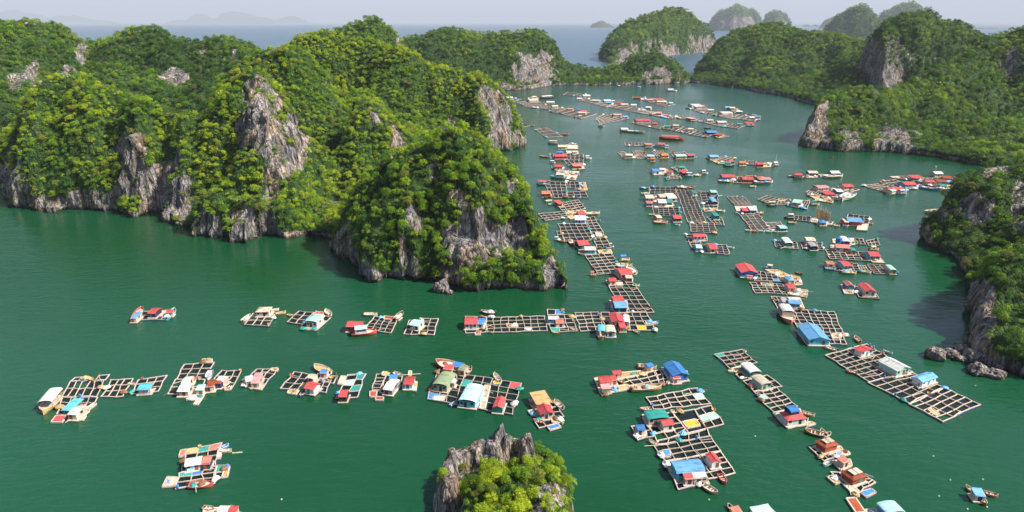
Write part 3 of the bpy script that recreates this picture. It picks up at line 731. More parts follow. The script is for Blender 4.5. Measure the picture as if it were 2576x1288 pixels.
# ------------------------------------------------------------------ floating village: materials
COL = dict(red=(.52,.075,.075), salmon=(.52,.17,.12), rust=(.30,.065,.03), orange=(.62,.17,.04), white=(.62,.62,.60), cream=(.58,.50,.38), blue=(.05,.21,.54), sky=(.14,.36,.62),
  cyan=(.10,.42,.55), ice=(.38,.62,.66), teal=(.03,.27,.24), mint=(.34,.56,.46), green=(.05,.30,.16), olive=(.27,.34,.20), tan=(.52,.33,.15), brown=(.22,.11,.055), navy=(.02,.04,.10),
  dark=(.035,.035,.04), pink=(.56,.26,.26), grey=(.30,.30,.32), yellow=(.55,.36,.02), wood=(.53,.44,.37))
CNAME = dict(sky="light blue", ice="pale cyan", tan="straw-coloured", wood="bare wood", mint="mint green", dark="black")
def cname(c): return CNAME.get(c, c)
_mats = {}
def paint(c, kind="paint"):
    key = (c, kind)
    if key in _mats: return _mats[key]
    m, nt, b = new_mat(kind + "_" + c)
    base = COL[c]
    oi = N(nt, "ShaderNodeObjectInfo")
    if kind == "roof":
        t = N(nt, "ShaderNodeTexCoord")
        w = N(nt, "ShaderNodeTexWave"); w.inputs["Scale"].default_value = 1.6; w.inputs["Distortion"].default_value = 0.4
        nt.links.new(t.outputs["Object"], w.inputs[0])
        n = noise_tex(nt, mapping(nt, (0.25, 1.2, 1)), 1.4, 5, 0.65)
        n2 = noise_tex(nt, mapping(nt), 0.5, 3)
        k = ramp(nt, mathn(nt, 'ADD', mathn(nt, 'MULTIPLY', n, 0.7), mathn(nt, 'MULTIPLY', n2, 0.3)), [(0.34, (0.42, 0.36, 0.32)), (0.44, (0.82, 0.80, 0.78)), (0.52, (1.0, 1.0, 1.0)), (0.66, (1.25, 1.22, 1.18))])
        c2 = mix(nt, 1.0, base, k, 'MULTIPLY')
        c2 = mix(nt, mathn(nt, 'MULTIPLY', w.outputs["Fac"], 0.18), c2, tuple(v * 0.55 for v in base))
        bump(nt, b, w.outputs["Fac"], 0.5, 0.10)
    elif kind == "wood":
        n = noise_tex(nt, mapping(nt, (1, 1, 1)), 2.2, 4, 0.7)
        k = ramp(nt, n, [(0.3, (0.45, 0.40, 0.36)), (0.5, (0.95, 0.92, 0.9)), (0.7, (1.2, 1.18, 1.15))])
        c2 = mix(nt, 1.0, base, k, 'MULTIPLY')
    else:
        n = noise_tex(nt, mapping(nt), 1.1, 5, 0.65)
        k = ramp(nt, n, [(0.3, (0.55, 0.52, 0.5)), (0.5, (0.95, 0.95, 0.95)), (0.7, (1.08, 1.08, 1.08))])
        c2 = mix(nt, 1.0, base, k, 'MULTIPLY')
    vary = N(nt, "ShaderNodeHueSaturation")
    nt.links.new(c2, vary.inputs["Color"])
    mr = N(nt, "ShaderNodeMapRange"); mr.inputs[3].default_value = 0.78; mr.inputs[4].default_value = 1.15
    nt.links.new(oi.outputs["Random"], mr.inputs[0]); nt.links.new(mr.outputs[0], vary.inputs["Value"])
    nt.links.new(vary.outputs[0], b.inputs["Base Color"])
    b.inputs["Roughness"].default_value = 0.55 if kind != "wood" else 0.85
    b.inputs["Specular IOR Level"].default_value = 0.3
    _mats[key] = m
    return m
def net_mat():
    m, nt, b = new_mat("submerged_net")
    n = noise_tex(nt, mapping(nt), 0.8, 4, 0.6)
    c = ramp(nt, n, [(0.35, (0.002, 0.006, 0.006)), (0.6, (0.006, 0.016, 0.014)), (0.75, (0.03, 0.05, 0.045))])
    nt.links.new(c, b.inputs["Base Color"]); b.inputs["Roughness"].default_value = 0.5; b.inputs["Specular IOR Level"].default_value = 0.2
    n2 = noise_tex(nt, mapping(nt), 1.6, 3); bump(nt, b, n2, 0.6, 0.15)
    return m
M_net = net_mat()

# ------------------------------------------------------------------ mesh collector
class MB:
    def __init__(s): s.v = []; s.f = []
    def hexa(s, p):                       # 8 corners: 4 bottom, 4 top
        n = len(s.v); s.v += [tuple(q) for q in p]
        s.f += [(n, n + 3, n + 2, n + 1), (n + 4, n + 5, n + 6, n + 7), (n, n + 1, n + 5, n + 4), (n + 1, n + 2, n + 6, n + 5), (n + 2, n + 3, n + 7, n + 6), (n + 3, n, n + 4, n + 7)]
    def box(s, x0, x1, y0, y1, z0, z1):
        s.hexa([(x0, y0, z0), (x1, y0, z0), (x1, y1, z0), (x0, y1, z0), (x0, y0, z1), (x1, y0, z1), (x1, y1, z1), (x0, y1, z1)])
    def beam(s, a, b, w, z0, z1, e=0.0):
        a, b = Vector(a[:2]), Vector(b[:2]); d = (b - a)
        if d.length < 1e-6: return
        d.normalize(); a = a - d * e; b = b + d * e; n = Vector((-d.y, d.x)) * w / 2
        s.hexa([(a.x - n.x, a.y - n.y, z0), (b.x - n.x, b.y - n.y, z0), (b.x + n.x, b.y + n.y, z0), (a.x + n.x, a.y + n.y, z0),
                (a.x - n.x, a.y - n.y, z1), (b.x - n.x, b.y - n.y, z1), (b.x + n.x, b.y + n.y, z1), (a.x + n.x, a.y + n.y, z1)])
    def pole(s, a, b, r, n=6):
        a, b = Vector(a), Vector(b); d = (b - a).normalized(); u = d.orthogonal().normalized(); w = d.cross(u); k = len(s.v)
        for p in (a, b):
            for i in range(n): s.v.append(tuple(p + (u * math.cos(6.2832 * i / n) + w * math.sin(6.2832 * i / n)) * r))
        s.f += [(k + i, k + (i + 1) % n, k + n + (i + 1) % n, k + n + i) for i in range(n)]
        s.f += [tuple(k + i for i in reversed(range(n))), tuple(k + n + i for i in range(n))]
    def poly(s, pts):
        n = len(s.v); s.v += [tuple(p) for p in pts]; s.f.append(tuple(range(n, n + len(pts))))
    def mesh(s, name, mat, smooth=False):
        me = bpy.data.meshes.new(name); me.from_pydata(s.v, [], s.f); me.update(); me.materials.append(mat)
        if smooth: me.polygons.foreach_set("use_smooth", [True] * len(me.polygons))
        return me
    def build(s, name, mat, parent=None, smooth=False):
        return link(name, s.mesh(name, mat, smooth), parent)

def empty(name, loc, rz=0.0):
    o = bpy.data.objects.new(name, None); col.objects.link(o); o.location = loc; o.rotation_euler[2] = rz; return o
THINGS = []       # [object, label, site, px] ; labels are completed at the end
TILES = dict(T1=(100,980,.24845),T2=(700,980,.24845),T3=(340,840,.24845),T4=(940,820,.24845),T5=(340,1200,.18634),T6=(1200,960,.18634),T7=(1200,1140,.2329),
  U1=(1500,820,.24845),U2=(1700,1080,.24845),U3=(2000,940,.24845),U4=(2180,1180,.24845),U5=(2240,880,.24845),U6=(2000,640,.24845),
  A1=(1480,600,.18634),V2=(1480,370,.18634),V3=(1780,480,.18634),V4=(2120,440,.24845),V5=(1400,240,.18634),V6=(1780,240,.18634),W1=(1960,1340,.38265))
def TP(tile, x, y):
    a, b, s = TILES[tile]; return (a + x * s) / 1.11801, (b + y * s) / 1.11801
def note(o, label, site, cat, px, group=None):
    o["category"] = cat
    if group: o["group"] = group
    THINGS.append([o, label, site, px])
rr = random.Random(5)

# ------------------------------------------------------------------ rafts of net pens
def raft(site, tile, q, nx, ny, tarps=()):
    c = [W(*TP(tile, q[2 * i], q[2 * i + 1]), 0.4) for i in range(4)]            # TL TR BR BL
    o = sum(c, Vector()) / 4; o.z = 0.0
    L = [p - o for p in c]
    far = o.length
    zj = rr.random() * 0.10
    bw = 0.18 if far < 480 else (0.28 if far < 800 else 0.55)
    def at(u, v): 
        a = L[0].lerp(L[1], u); b = L[3].lerp(L[2], u); p = a.lerp(b, v); return p
    G = [[at(i / nx, j / ny) + (Vector((rr.uniform(-.34, .34), rr.uniform(-.34, .34), 0))) for j in range(ny + 1)] for i in range(nx + 1)]
    root = empty("net_pen_raft", o)
    f = MB(); w = MB(); fl = MB()
    z0, z1 = 0.22 + zj, 0.50 + zj
    for i in range(nx + 1):
        edge = i in (0, nx)
        t = f if not edge and min(nx, ny) > 1 else w
        for j in range(ny):
            wd = bw * (1.3 if edge or (i % 3 == 0 and nx > 5) else 1.0) * rr.uniform(.85, 1.15)
            dz = rr.uniform(-.02, .02)
            t.beam(G[i][j], G[i][j + 1], wd, z0 + dz, z1 + dz, 0.15)
    for j in range(ny + 1):
        edge = j in (0, ny)
        t = f if not edge and min(nx, ny) > 1 else w
        for i in range(nx):
            wd = bw * (1.3 if edge else 1.0) * rr.uniform(.85, 1.15)
            dz = rr.uniform(-.02, .02) + 0.03
            t.beam(G[i][j], G[i + 1][j], wd, z0 + dz, z1 + dz, 0.15)
            if far < 420 and rr.random() < 0.10 and (G[i][j] - G[i + 1][j]).length > 2.2:      # a loose pole across the pen
                if j < ny: f.beam(G[i][j].lerp(G[i][j + 1], rr.random()), G[i + 1][j].lerp(G[i + 1][j + 1], rr.random()), 0.18, z1 + .05, z1 + .17)
    w.build("walkway", paint("wood", "wood"), root)
    if f.v: f.build("frame", paint("wood", "wood"), root)
    for (i0, j0, i1, j1) in ((0, 0, nx, 0), (nx, 0, nx, ny), (nx, ny, 0, ny), (0, ny, 0, 0)):      # floats under the outer walkways, wide and dark to paint a shadow edge
        fl.beam(G[i0][j0], G[i1][j1], bw * 1.9, -0.1, z0 - .03, bw * .9)
    fl.build("floats", paint("navy"), root)
    nt_ = MB(); opened = set()
    tset = {(t[0], t[1]): t[2] for t in tarps}
    for i in range(nx):
        for j in range(ny):
            if (i, j) in tset: continue
            if rr.random() < 0.07: continue
            p = [G[i][j], G[i + 1][j], G[i + 1][j + 1], G[i][j + 1]]
            nt_.poly([(q_.x, q_.y, 0.06 + zj * 0.3) for q_ in reversed(p)])
    nt_.build("nets", M_net, root)
    for (i, j), cc in tset.items():
        t = MB(); p = [G[i][j], G[i + 1][j], G[i + 1][j + 1], G[i][j + 1]]; m = sum(p, Vector()) / 4
        p = [m + (q_ - m) * 0.93 for q_ in p]
        t.hexa([(q_.x, q_.y, z1 - .12) for q_ in reversed(p)] + [(q_.x, q_.y, z1 - .05) for q_ in reversed(p)])
        t.build("tarpaulin", paint(cc), root)
    note(root, "%d-by-%d-pen raft" % (nx, ny), site, "fish raft", TP(tile, sum(q[0:8:2]) / 4, sum(q[1:8:2]) / 4), "net pen rafts")
    clutter(site, o, G, z1, far)
    return root

# ------------------------------------------------------------------ clutter on the rafts
def lathe(prof, n=10):
    m = MB()
    for k, (r, z) in enumerate(prof):
        for i in range(n): m.v.append((r * math.cos(6.2832 * i / n), r * math.sin(6.2832 * i / n), z))
    for k in range(len(prof) - 1):
        for i in range(n): m.f.append((k * n + i, k * n + (i + 1) % n, (k + 1) * n + (i + 1) % n, (k + 1) * n + i))
    m.f.append(tuple(reversed(range(n)))); m.f.append(tuple((len(prof) - 1) * n + i for i in range(n)))
    return m
def heap_mesh(seed):
    r = np.random.default_rng(seed); m = MB(); n = 12
    for k, z in enumerate((0, .25, .5, .68)):
        for i in range(n):
            a = 6.2832 * i / n; q = (1.0, .95, .62, .2)[k] * (0.8 + 0.45 * r.random())
            m.v.append((q * math.cos(a) * 1.2, q * math.sin(a) * .85, z * (0.8 + .5 * r.random())))
    for k in range(3):
        for i in range(n): m.f.append((k * n + i, k * n + (i + 1) % n, (k + 1) * n + (i + 1) % n, (k + 1) * n + i))
    m.f.append(tuple(3 * n + i for i in range(n)))
    return m
def crate_mb():
    m = MB(); m.box(-.5, .5, -.38, .38, 0, .08)
    for k in range(3):
        z = .12 + k * .17; m.box(-.5, .5, -.38, -.34, z, z + .12); m.box(-.5, .5, .34, .38, z, z + .12); m.box(-.5, -.46, -.335, .335, z, z + .12); m.box(.46, .5, -.335, .335, z, z + .12)
    for x in (-.455, .40):
        for y in (-.335, .285): m.box(x, x + .05, y, y + .05, .08, .58)
    return m
CM = {}
def cmesh(kind, c):
    if (kind, c) in CM: return CM[(kind, c)]
    if kind == "drum": me = lathe([(.30, 0), (.33, .05), (.33, .30), (.35, .32), (.33, .34), (.33, .60), (.35, .62), (.33, .64), (.33, .88), (.30, .93)]).mesh("drum", paint(c))
    elif kind == "crate": me = crate_mb().mesh("crate", paint(c))
    elif kind == "basket": me = lathe([(.40, 0), (.55, .25), (.62, .5), (.55, .5), (.45, .1)], 12).mesh("basket", paint(c, "wood"))
    elif kind == "bamboo_pole":
        m = MB(); m.pole((-3, 0, .05), (3, .2, .10), .09, 6); me = m.mesh("bamboo_pole", paint(c, "wood"))
    elif kind == "net_heap": me = heap_mesh(3).mesh("net_heap", paint(c))
    else: me = heap_mesh(9).mesh("sack_pile", paint(c))
    CM[(kind, c)] = me; return me
CL_KINDS = [("drum", "blue", "blue plastic drum"), ("crate", "cream", "pale slatted crate"), ("net_heap", "teal", "dark green heap of netting"), ("net_heap", "brown", "brown heap of fishing net"), ("sack_pile", "white", "white feed-sack pile"),
            ("basket", "tan", "round woven basket"), ("crate", "salmon", "faded red crate"), ("sack_pile", "tan", "tan pile of gear"), ("sack_pile", "sky", "light blue bundle of tarpaulin"), ("net_heap", "white", "white heap of netting"), ("bamboo_pole", "cream", "loose bamboo pole"), ("bamboo_pole", "brown", "loose dark pole")]
NCL = [0]
def clutter_item(site, p, far, k=None, s=1.0):
    kind, c, lab = CL_KINDS[k if k is not None else rr.randrange(len(CL_KINDS))]
    o = link(kind, cmesh(kind, c), None, p, rr.random() * 6.28)
    sc = s * rr.uniform(.8, 1.25) * (1.0 if far < 450 else 1.4 if far < 800 else 2.0); o.scale = (sc, sc, sc)
    pp = project(np.array([[p[0], p[1], p[2]]])); 
    note(o, lab, site, kind.replace("_", " "), (float(pp[0][0]), float(pp[1][0])), "gear lying on the rafts")
    NCL[0] += 1
def clutter(site, o, G, z, far, n=None):
    nx, ny = len(G) - 1, len(G[0]) - 1
    per = (G[0][0] - G[nx][0]).length + (G[0][0] - G[0][ny]).length
    n = n if n is not None else min(9, max(2, int(per / (7.5 if far < 500 else 10))))
    for _ in range(n):
        if rr.random() < .5: i, j, t = rr.choice((0, nx)), rr.randrange(ny), rr.random(); p = G[i][j].lerp(G[i][j + 1], t)
        else: i, j, t = rr.randrange(nx), rr.choice((0, ny)), rr.random(); p = G[i][j].lerp(G[i + 1][j], t)
        clutter_item(site, (o.x + p.x, o.y + p.y, z + .03), far)

# ------------------------------------------------------------------ platforms
def platform(site, tile, q, c="wood", gear=None):
    P_ = [W(*TP(tile, q[2 * i], q[2 * i + 1]), 0.45) for i in range(4)]
    o = sum(P_, Vector()) / 4; o.z = 0; L = [p - o for p in P_]; far = o.length
    root = empty("floating_platform", o); zj = rr.random() * .08
    m = MB()
    n = max(4, int((L[0] - L[1]).length / 0.5))
    n = min(n, 26)
    for k in range(n):                                   # boards
        a, b = k / n, (k + .9) / n
        p = [L[0].lerp(L[1], a), L[0].lerp(L[1], b), L[3].lerp(L[2], b), L[3].lerp(L[2], a)]
        dz = rr.uniform(-.02, .02)
        m.hexa([(v.x, v.y, .32 + zj + dz) for v in reversed(p)] + [(v.x, v.y, .42 + zj + dz) for v in reversed(p)])
    m.build("deck", paint("wood" if c not in ("tan", "brown") else c, "wood"), root)
    r_ = MB()
    for k in range(4): r_.beam(L[k], L[(k + 1) % 4], .32, .10 + zj, .55 + zj, .1)
    r_.build("rim", paint("cream" if c in ("wood", "tan") else "wood", "wood"), root)
    fl = MB()
    for k in range(4): fl.beam(L[k] * .96, L[(k + 1) % 4] * .96, .7, -.1, .08 + zj, .2)
    fl.build("floats", paint("navy"), root)
    if c not in ("wood", "tan", "brown"):
        t = MB(); p = [v * .84 for v in L]
        t.hexa([(v.x, v.y, .46 + zj) for v in reversed(p)] + [(v.x, v.y, .54 + zj) for v in reversed(p)]); t.build("tarpaulin", paint(c), root)
    lab = "plank platform" if c == "wood" else ("straw-coloured platform" if c == "tan" else "platform under a %s sheet" % cname(c))
    note(root, lab, site, "platform", TP(tile, sum(q[0:8:2]) / 4, sum(q[1:8:2]) / 4), "floating platforms")
    area = (L[0] - L[1]).length * (L[0] - L[3]).length
    n = gear if gear is not None else min(9, int(area / 14) + 1)
    if c in ("wood", "tan"):
        for _ in range(n):
            u, v = rr.uniform(.1, .9), rr.uniform(.1, .9); p = L[0].lerp(L[1], u).lerp(L[3].lerp(L[2], u), v)
            clutter_item(site, (o.x + p.x, o.y + p.y, .44 + zj), far)
    return root

# ------------------------------------------------------------------ houses
LAST = {}
def house(site, tile, q, roofc, wallc="wood", typ="g", eave=None, base=0.5):
    if typ == "k":                                                 # a pale sheet lying on the hut just built
        w, l, e = LAST["w"], LAST["l"], LAST["e"]; m = MB()
        for (x0, x1) in ((-w * .55, -.1), (.1, w * .62)):
            m.hexa([(x0, -l * .55, e), (x1, -l * .5, e), (x1, l * .5, e), (x0, l * .45, e), (x0, -l * .55, e + .08), (x1, -l * .5, e + .08), (x1, l * .5, e + .08), (x0, l * .45, e + .08)])
        m.build("roof_sheet", paint(roofc, "roof"), LAST["roof"]); return
    h0 = eave or 2.0
    P_ = [W(*TP(tile, q[2 * i], q[2 * i + 1]), base + h0) for i in range(4)]      # TL TR BR BL
    U = ((P_[1] - P_[0]) + (P_[2] - P_[3])) / 2; Vv = ((P_[0] - P_[3]) + (P_[1] - P_[2])) / 2
    wd, dp = U.length, Vv.length
    au = math.atan2(U.y, U.x); av = math.atan2(Vv.y, Vv.x) - math.pi / 2
    d = (av - au + math.pi) % (2 * math.pi) - math.pi
    ang = au + d * (0.35 if abs(d) < 0.9 else 0.0)
    dp = dp * math.cos(min(abs(d), 1.0) * .6)
    o = sum(P_, Vector()) / 4; far = o.length
    if dp > wd * 1.15 and far > 520:
        nd = wd * 1.0; front = (P_[2] + P_[3]) / 2; o = front + Vv.normalized() * nd / 2; dp = nd
    wd = max(wd, 2.4); dp = max(dp, 2.2)
    if eave is None and min(wd, dp) < 4.5: h0 = 1.7
    root = empty("floating_hut", (o.x, o.y, 0), ang)
    w, l = wd / 2, dp / 2; ov = 0.35 if min(w, l) > 1.6 else .15
    z0, z1 = base, base + h0
    W_, L_ = w - ov, l - ov
    fl = MB(); fl.box(-w - .25, w + .25, -l - .25, l + .25, z0 - .32, z0); fl.build("deck", paint("wood", "wood"), root)
    rise = min(1.25, 0.15 * min(wd, dp) + .2)
    if typ in 'ab': rise *= .75
    wall = MB(); t = .12
    if typ == "s" and min(wd, dp) > 3 or typ == "t":              # open shelter on posts
        for x in (-W_, 0, W_):
            for y in (-L_, L_): wall.pole((x, y, z0), (x, y, z1), .10)
        wall.build("posts", paint("brown", "wood"), root)
        if wallc != "wood" or typ == "s":
            b = MB(); b.box(-W_ * .9, W_ * .55, -L_ * .75, L_ * .8, z0, z0 + h0 * .8); b.build("wall", paint(wallc if wallc != "wood" else "brown"), root)
    else:
        wall.box(-W_, W_, -L_, -L_ + t, z0, z1); wall.box(-W_, W_, L_ - t, L_, z0, z1)
        wall.box(-W_, -W_ + t, -L_ + t, L_ - t, z0, z1); wall.box(W_ - t, W_, -L_ + t, L_ - t, z0, z1)
        if typ in ("g", "v"):
            if typ == "g":                                        # ridge along x: gable triangles at both x ends
                for x in (-W_, W_ - t):
                    n = len(wall.v); wall.v += [(x, -L_, z1), (x, L_, z1), (x, 0, z1 + rise * .9), (x + t, -L_, z1), (x + t, L_, z1), (x + t, 0, z1 + rise * .9)]
                    wall.f += [(n, n + 2, n + 1), (n + 3, n + 4, n + 5), (n, n + 3, n + 5, n + 2), (n + 1, n + 2, n + 5, n + 4)]
            else:
                for y in (-L_, L_ - t):
                    n = len(wall.v); wall.v += [(-W_, y, z1), (W_, y, z1), (0, y, z1 + rise * .9), (-W_, y + t, z1), (W_, y + t, z1), (0, y + t, z1 + rise * .9)]
                    wall.f += [(n, n + 1, n + 2), (n + 3, n + 5, n + 4), (n, n + 2, n + 5, n + 3), (n + 1, n + 4, n + 5, n + 2)]
        wall.build("wall", paint(wallc), root)
        dr = MB(); dx = W_ * rr.uniform(-.5, .5); dr.box(dx - .45, dx + .45, -L_ - .04, -L_ + .02, z0, z0 + min(2.0, h0 - .2)); dr.build("door", paint(rr.choice(("brown", "teal", "rust", "dark"))), root)
        for x in (-W_ * .72, W_ * .62):
            if abs(x - dx) < .9 or W_ < 1.6: continue
            wn_ = MB(); wn_.box(x - .42, x + .42, -L_ - .035, -L_ + .02, z0 + .9, z0 + 1.75); wn_.build("window", paint("dark"), root)
        if L_ > 1.8:
            wn_ = MB(); wn_.box(W_ - .02, W_ + .035, -.5, .5, z0 + .9, z0 + 1.75); wn_.build("window", paint("dark"), root)
    rf = MB(); th = .10
    def slab(p, off=th):
        nrm = (Vector(p[1]) - Vector(p[0])).cross(Vector(p[3]) - Vector(p[0])).normalized()
        if nrm.z < 0: p = list(reversed(p)); nrm = -nrm
        b = [tuple(Vector(v)) for v in p]; tt = [tuple(Vector(v) + nrm * off) for v in p]
        rf.hexa(b + tt)
    e = z1 + .01
    if typ == "g": slab([(-w, -l, e), (w, -l, e), (w, 0, e + rise), (-w, 0, e + rise)]); slab([(-w, .01, e + rise), (w, .01, e + rise), (w, l, e), (-w, l, e)]); rf.box(-w, w, -.12, .14, e + rise + .05, e + rise + .16)
    elif typ == "v": slab([(-w, -l, e), (0, -l, e + rise), (0, l, e + rise), (-w, l, e)]); slab([(.01, -l, e + rise), (w, -l, e), (w, l, e), (.01, l, e + rise)]); rf.box(-.12, .14, -l, l, e + rise + .05, e + rise + .16)
    elif typ in ("a", "b"):                                        # arched sheet, arch across x (b) or across y (a)
        n = 8
        for k in range(n):
            a0, a1 = math.pi * k / n, math.pi * (k + 1) / n
            if typ == "a": slab([(-w, -l * math.cos(a0), e + rise * math.sin(a0)), (w, -l * math.cos(a0), e + rise * math.sin(a0)), (w, -l * math.cos(a1), e + rise * math.sin(a1)), (-w, -l * math.cos(a1), e + rise * math.sin(a1))])
            else: slab([(-w * math.cos(a0), -l, e + rise * math.sin(a0)), (-w * math.cos(a1), -l, e + rise * math.sin(a1)), (-w * math.cos(a1), l, e + rise * math.sin(a1)), (-w * math.cos(a0), l, e + rise * math.sin(a0))])
    elif typ == "h":
        k = max(0.0, w - l) ; k2 = max(0.0, l - w)
        n = len(rf.v); rf.v += [(-w, -l, e), (w, -l, e), (w, l, e), (-w, l, e), (-k - .05, -k2 - .05, e + rise), (k + .05, -k2 - .05, e + rise), (k + .05, k2 + .05, e + rise), (-k - .05, k2 + .05, e + rise)]
        rf.f += [(n, n + 3, n + 2, n + 1), (n, n + 1, n + 5, n + 4), (n + 1, n + 2, n + 6, n + 5), (n + 2, n + 3, n + 7, n + 6), (n + 3, n, n + 4, n + 7), (n + 4, n + 5, n + 6, n + 7)]
    else: slab([(-w, -l, e - .25), (w, -l, e - .25), (w, l, e + .25), (-w, l, e + .25)])
    r_o = rf.build("roof", paint(roofc, "roof"), root)
    LAST.update(w=w, l=l, e=e + (rise if typ == "h" else .3) - .02, roof=r_o)
    if wd * dp > 60 and typ != "s":                               # patches and a vent on the larger roofs
        pt = MB(); x = rr.uniform(-w * .5, w * .4); 
        if typ == "g": y0_, y1_ = -l * .75, -l * .3; zz = lambda y: e + rise * (1 - abs(y) / l) + th + .03
        elif typ in ("a",): y0_, y1_ = -l * .3, l * .1; zz = lambda y: e + rise * math.sqrt(max(0, 1 - (y / l) ** 2)) + th + .06
        elif typ == "b": y0_, y1_ = -l * .4, l * .1; zz = lambda y: e + rise * math.sqrt(max(0, 1 - ((abs(x) + .8) / w) ** 2)) + th + .25
        else: y0_, y1_ = 0, 0; zz = lambda y: 0
        if y1_ > y0_:
            pt.hexa([(x, y0_, zz(y0_) - .12), (x + 1.1, y0_, zz(y0_) - .12), (x + 1.1, y1_, zz(y1_) - .12), (x, y1_, zz(y1_) - .12), (x, y0_, zz(y0_)), (x + 1.1, y0_, zz(y0_)), (x + 1.1, y1_, zz(y1_)), (x, y1_, zz(y1_))])
            pt.build("roof_patch", paint({"red": "salmon", "blue": "sky", "white": "grey", "cream": "tan"}.get(roofc, "grey"), "roof"), r_o)
    kind = {"g": "hut", "v": "hut", "a": "arched-roof hut", "b": "arched-roof hut", "h": "hip-roofed hut", "s": "lean-to shelter", "t": "open shelter"}[typ]
    size = "big " if wd * dp > 85 else ""
    note(root, "%s%s-roofed %s" % (size, cname(roofc), kind) if typ not in "abh" else "%shut under %s %s roof" % (size, "an" if False else "a", ("curved " if typ in "ab" else "hipped ") + cname(roofc)), site, "hut",
         TP(tile, sum(q[0:8:2]) / 4, sum(q[1:8:2]) / 4), "floating huts of the fishing village")
    return root

# ------------------------------------------------------------------ boats
def boat(site, tile, q, beam, hullc="wood", top=None, extra=None):
    A = W(*TP(tile, q[0], q[1]), 0.3); B = W(*TP(tile, q[2], q[3]), 0.3)        # stern, bow
    d = B - A; Ln = max(d.length, 3.0); ang = math.atan2(d.y, d.x); o = (A + B) / 2
    beam = min(beam, Ln * .42); h = min(1.6, .45 + .09 * Ln * .8)
    root = empty("wooden_boat", (o.x, o.y, 0), ang)
    n = 13; m = MB(); sec = []
    for k in range(n):
        t = k / (n - 1); x = (t - .5) * Ln
        bw = beam / 2 * (min(1.0, (.72 + 1.1 * t)) if t < .3 else 1.0) * (1 if t < .6 else max(.03, 1 - ((t - .6) / .4) ** 2.0))
        sh = h * (1 + .5 * max(0, (t - .55) / .45) ** 2 + .12 * max(0, (.2 - t) / .2))
        sec.append((x, bw, sh))
    prof = [(-1, 1), (-.82, .35), (-.45, -.25), (0, -.35), (.45, -.25), (.82, .35), (1, 1)]
    for (x, bw, sh) in sec:
        for (py, pz) in prof: m.v.append((x, py * bw, pz * sh if pz > 0 else pz))
    for (x, bw, sh) in sec:
        for (py, pz) in prof: m.v.append((x * .975, py * bw * .90, max(pz * sh, .06) if pz < 1 else sh - .02))
    p = len(prof); off = n * p
    for k in range(n - 1):
        for i in range(p - 1):
            a = k * p + i; m.f.append((a, a + p, a + p + 1, a + 1)); b = off + a; m.f.append((b, b + 1, b + p + 1, b + p))
        m.f.append((k * p, off + k * p, off + (k + 1) * p, (k + 1) * p)); a = k * p + p - 1; m.f.append((a, a + p, off + a + p, off + a))
    m.f.append(tuple(reversed(range(p)))); m.f.append(tuple(off + i for i in range(p)))
    m.build("hull", paint(hullc if hullc != "wood" else "wood", "paint" if hullc != "wood" else "wood"), root)
    dk = MB()
    if beam > 2.4:
        for k in range(1, n - 2):
            x0_, b0, s0 = sec[k]; x1_, b1, s1 = sec[k + 1]
            dk.hexa([(x0_, -b0 * .88, h * .66), (x1_ - .04, -b1 * .88, h * .66), (x1_ - .04, b1 * .88, h * .66), (x0_, b0 * .88, h * .66), (x0_, -b0 * .88, h * .74), (x1_ - .04, -b1 * .88, h * .74), (x1_ - .04, b1 * .88, h * .74), (x0_, b0 * .88, h * .74)])
        dk.build("deck", paint("wood" if hullc != "wood" else "tan", "wood"), root)
    else:
        for t in (.25, .5, .7):
            k = int(t * (n - 1)); x, bw, sh = sec[k]; th_ = MB(); th_.box(x - .15, x + .15, -bw * .9, bw * .9, sh * .62, sh * .72); th_.build("thwart", paint("wood", "wood"), root)
    rl = MB()
    for s in (-1, 1):
        for k in range(n - 1): 
            (x0_, b0, s0), (x1_, b1, s1) = sec[k], sec[k + 1]
            rl.pole((x0_, s * b0, s0 + .02), (x1_, s * b1, s1 + .02), .07, 5)
    rl.build("gunwale", paint({"red": "salmon", "wood": "cream", "white": "blue", "blue": "white", "navy": "cream", "cyan": "white"}.get(hullc, "cream")), root)
    if top:
        tc, tk = top.split(":") if ":" in top else (top, "canopy")
        x0_, x1_ = -Ln * .36, Ln * .14; yw = beam * .43; zt = h + (1.7 if beam > 2.2 else 1.1)
        if tk == "full": x0_, x1_ = -Ln * .42, Ln * .30
        if tk == "cabin":
            cb = MB(); cb.box(x0_ + .2, x1_ - .2, -yw * .9, yw * .9, h * .7, zt); cb.build("cabin", paint("white" if tc != "white" else "cream"), root)
            for s in (-1, 1):
                wn_ = MB(); y = s * yw * .9; wn_.box(x0_ + .6, x1_ - .6, min(y, y + s * .04), max(y, y + s * .04), zt - .9, zt - .35); wn_.build("window", paint("dark"), root)
        else:
            ps = MB()
            for x in (x0_ + .1, (x0_ + x1_) / 2, x1_ - .1):
                for s in (-1, 1): ps.pole((x, s * yw * .95, h * .7), (x, s * yw * .95, zt), .06, 5)
            ps.build("posts", paint("brown", "wood"), root)
        cv = MB(); nn_ = 7
        for k in range(nn_):
            a0, a1 = math.pi * k / nn_, math.pi * (k + 1) / nn_; rz_ = .35 + .06 * beam
            pts = [(-math.cos(a0) * yw, zt + rz_ * math.sin(a0)), (-math.cos(a1) * yw, zt + rz_ * math.sin(a1))]
            (ya, za), (yb, zb) = pts
            cv.hexa([(x0_, ya, za), (x1_, ya, za), (x1_, yb, zb), (x0_, yb, zb), (x0_, ya, za + .07), (x1_, ya, za + .07), (x1_, yb, zb + .07), (x0_, yb, zb + .07)])
        cv.build("canopy" if tk != "cabin" else "cabin_roof", paint(tc, "roof"), root)
    if extra == "mast":
        ms = MB(); ms.pole((0, 0, h * .7), (0, 0, h + 9), .10); ms.pole((0, 0, h + 5), (-2.5, 0, h + 2), .05); ms.build("mast", paint("white"), root)
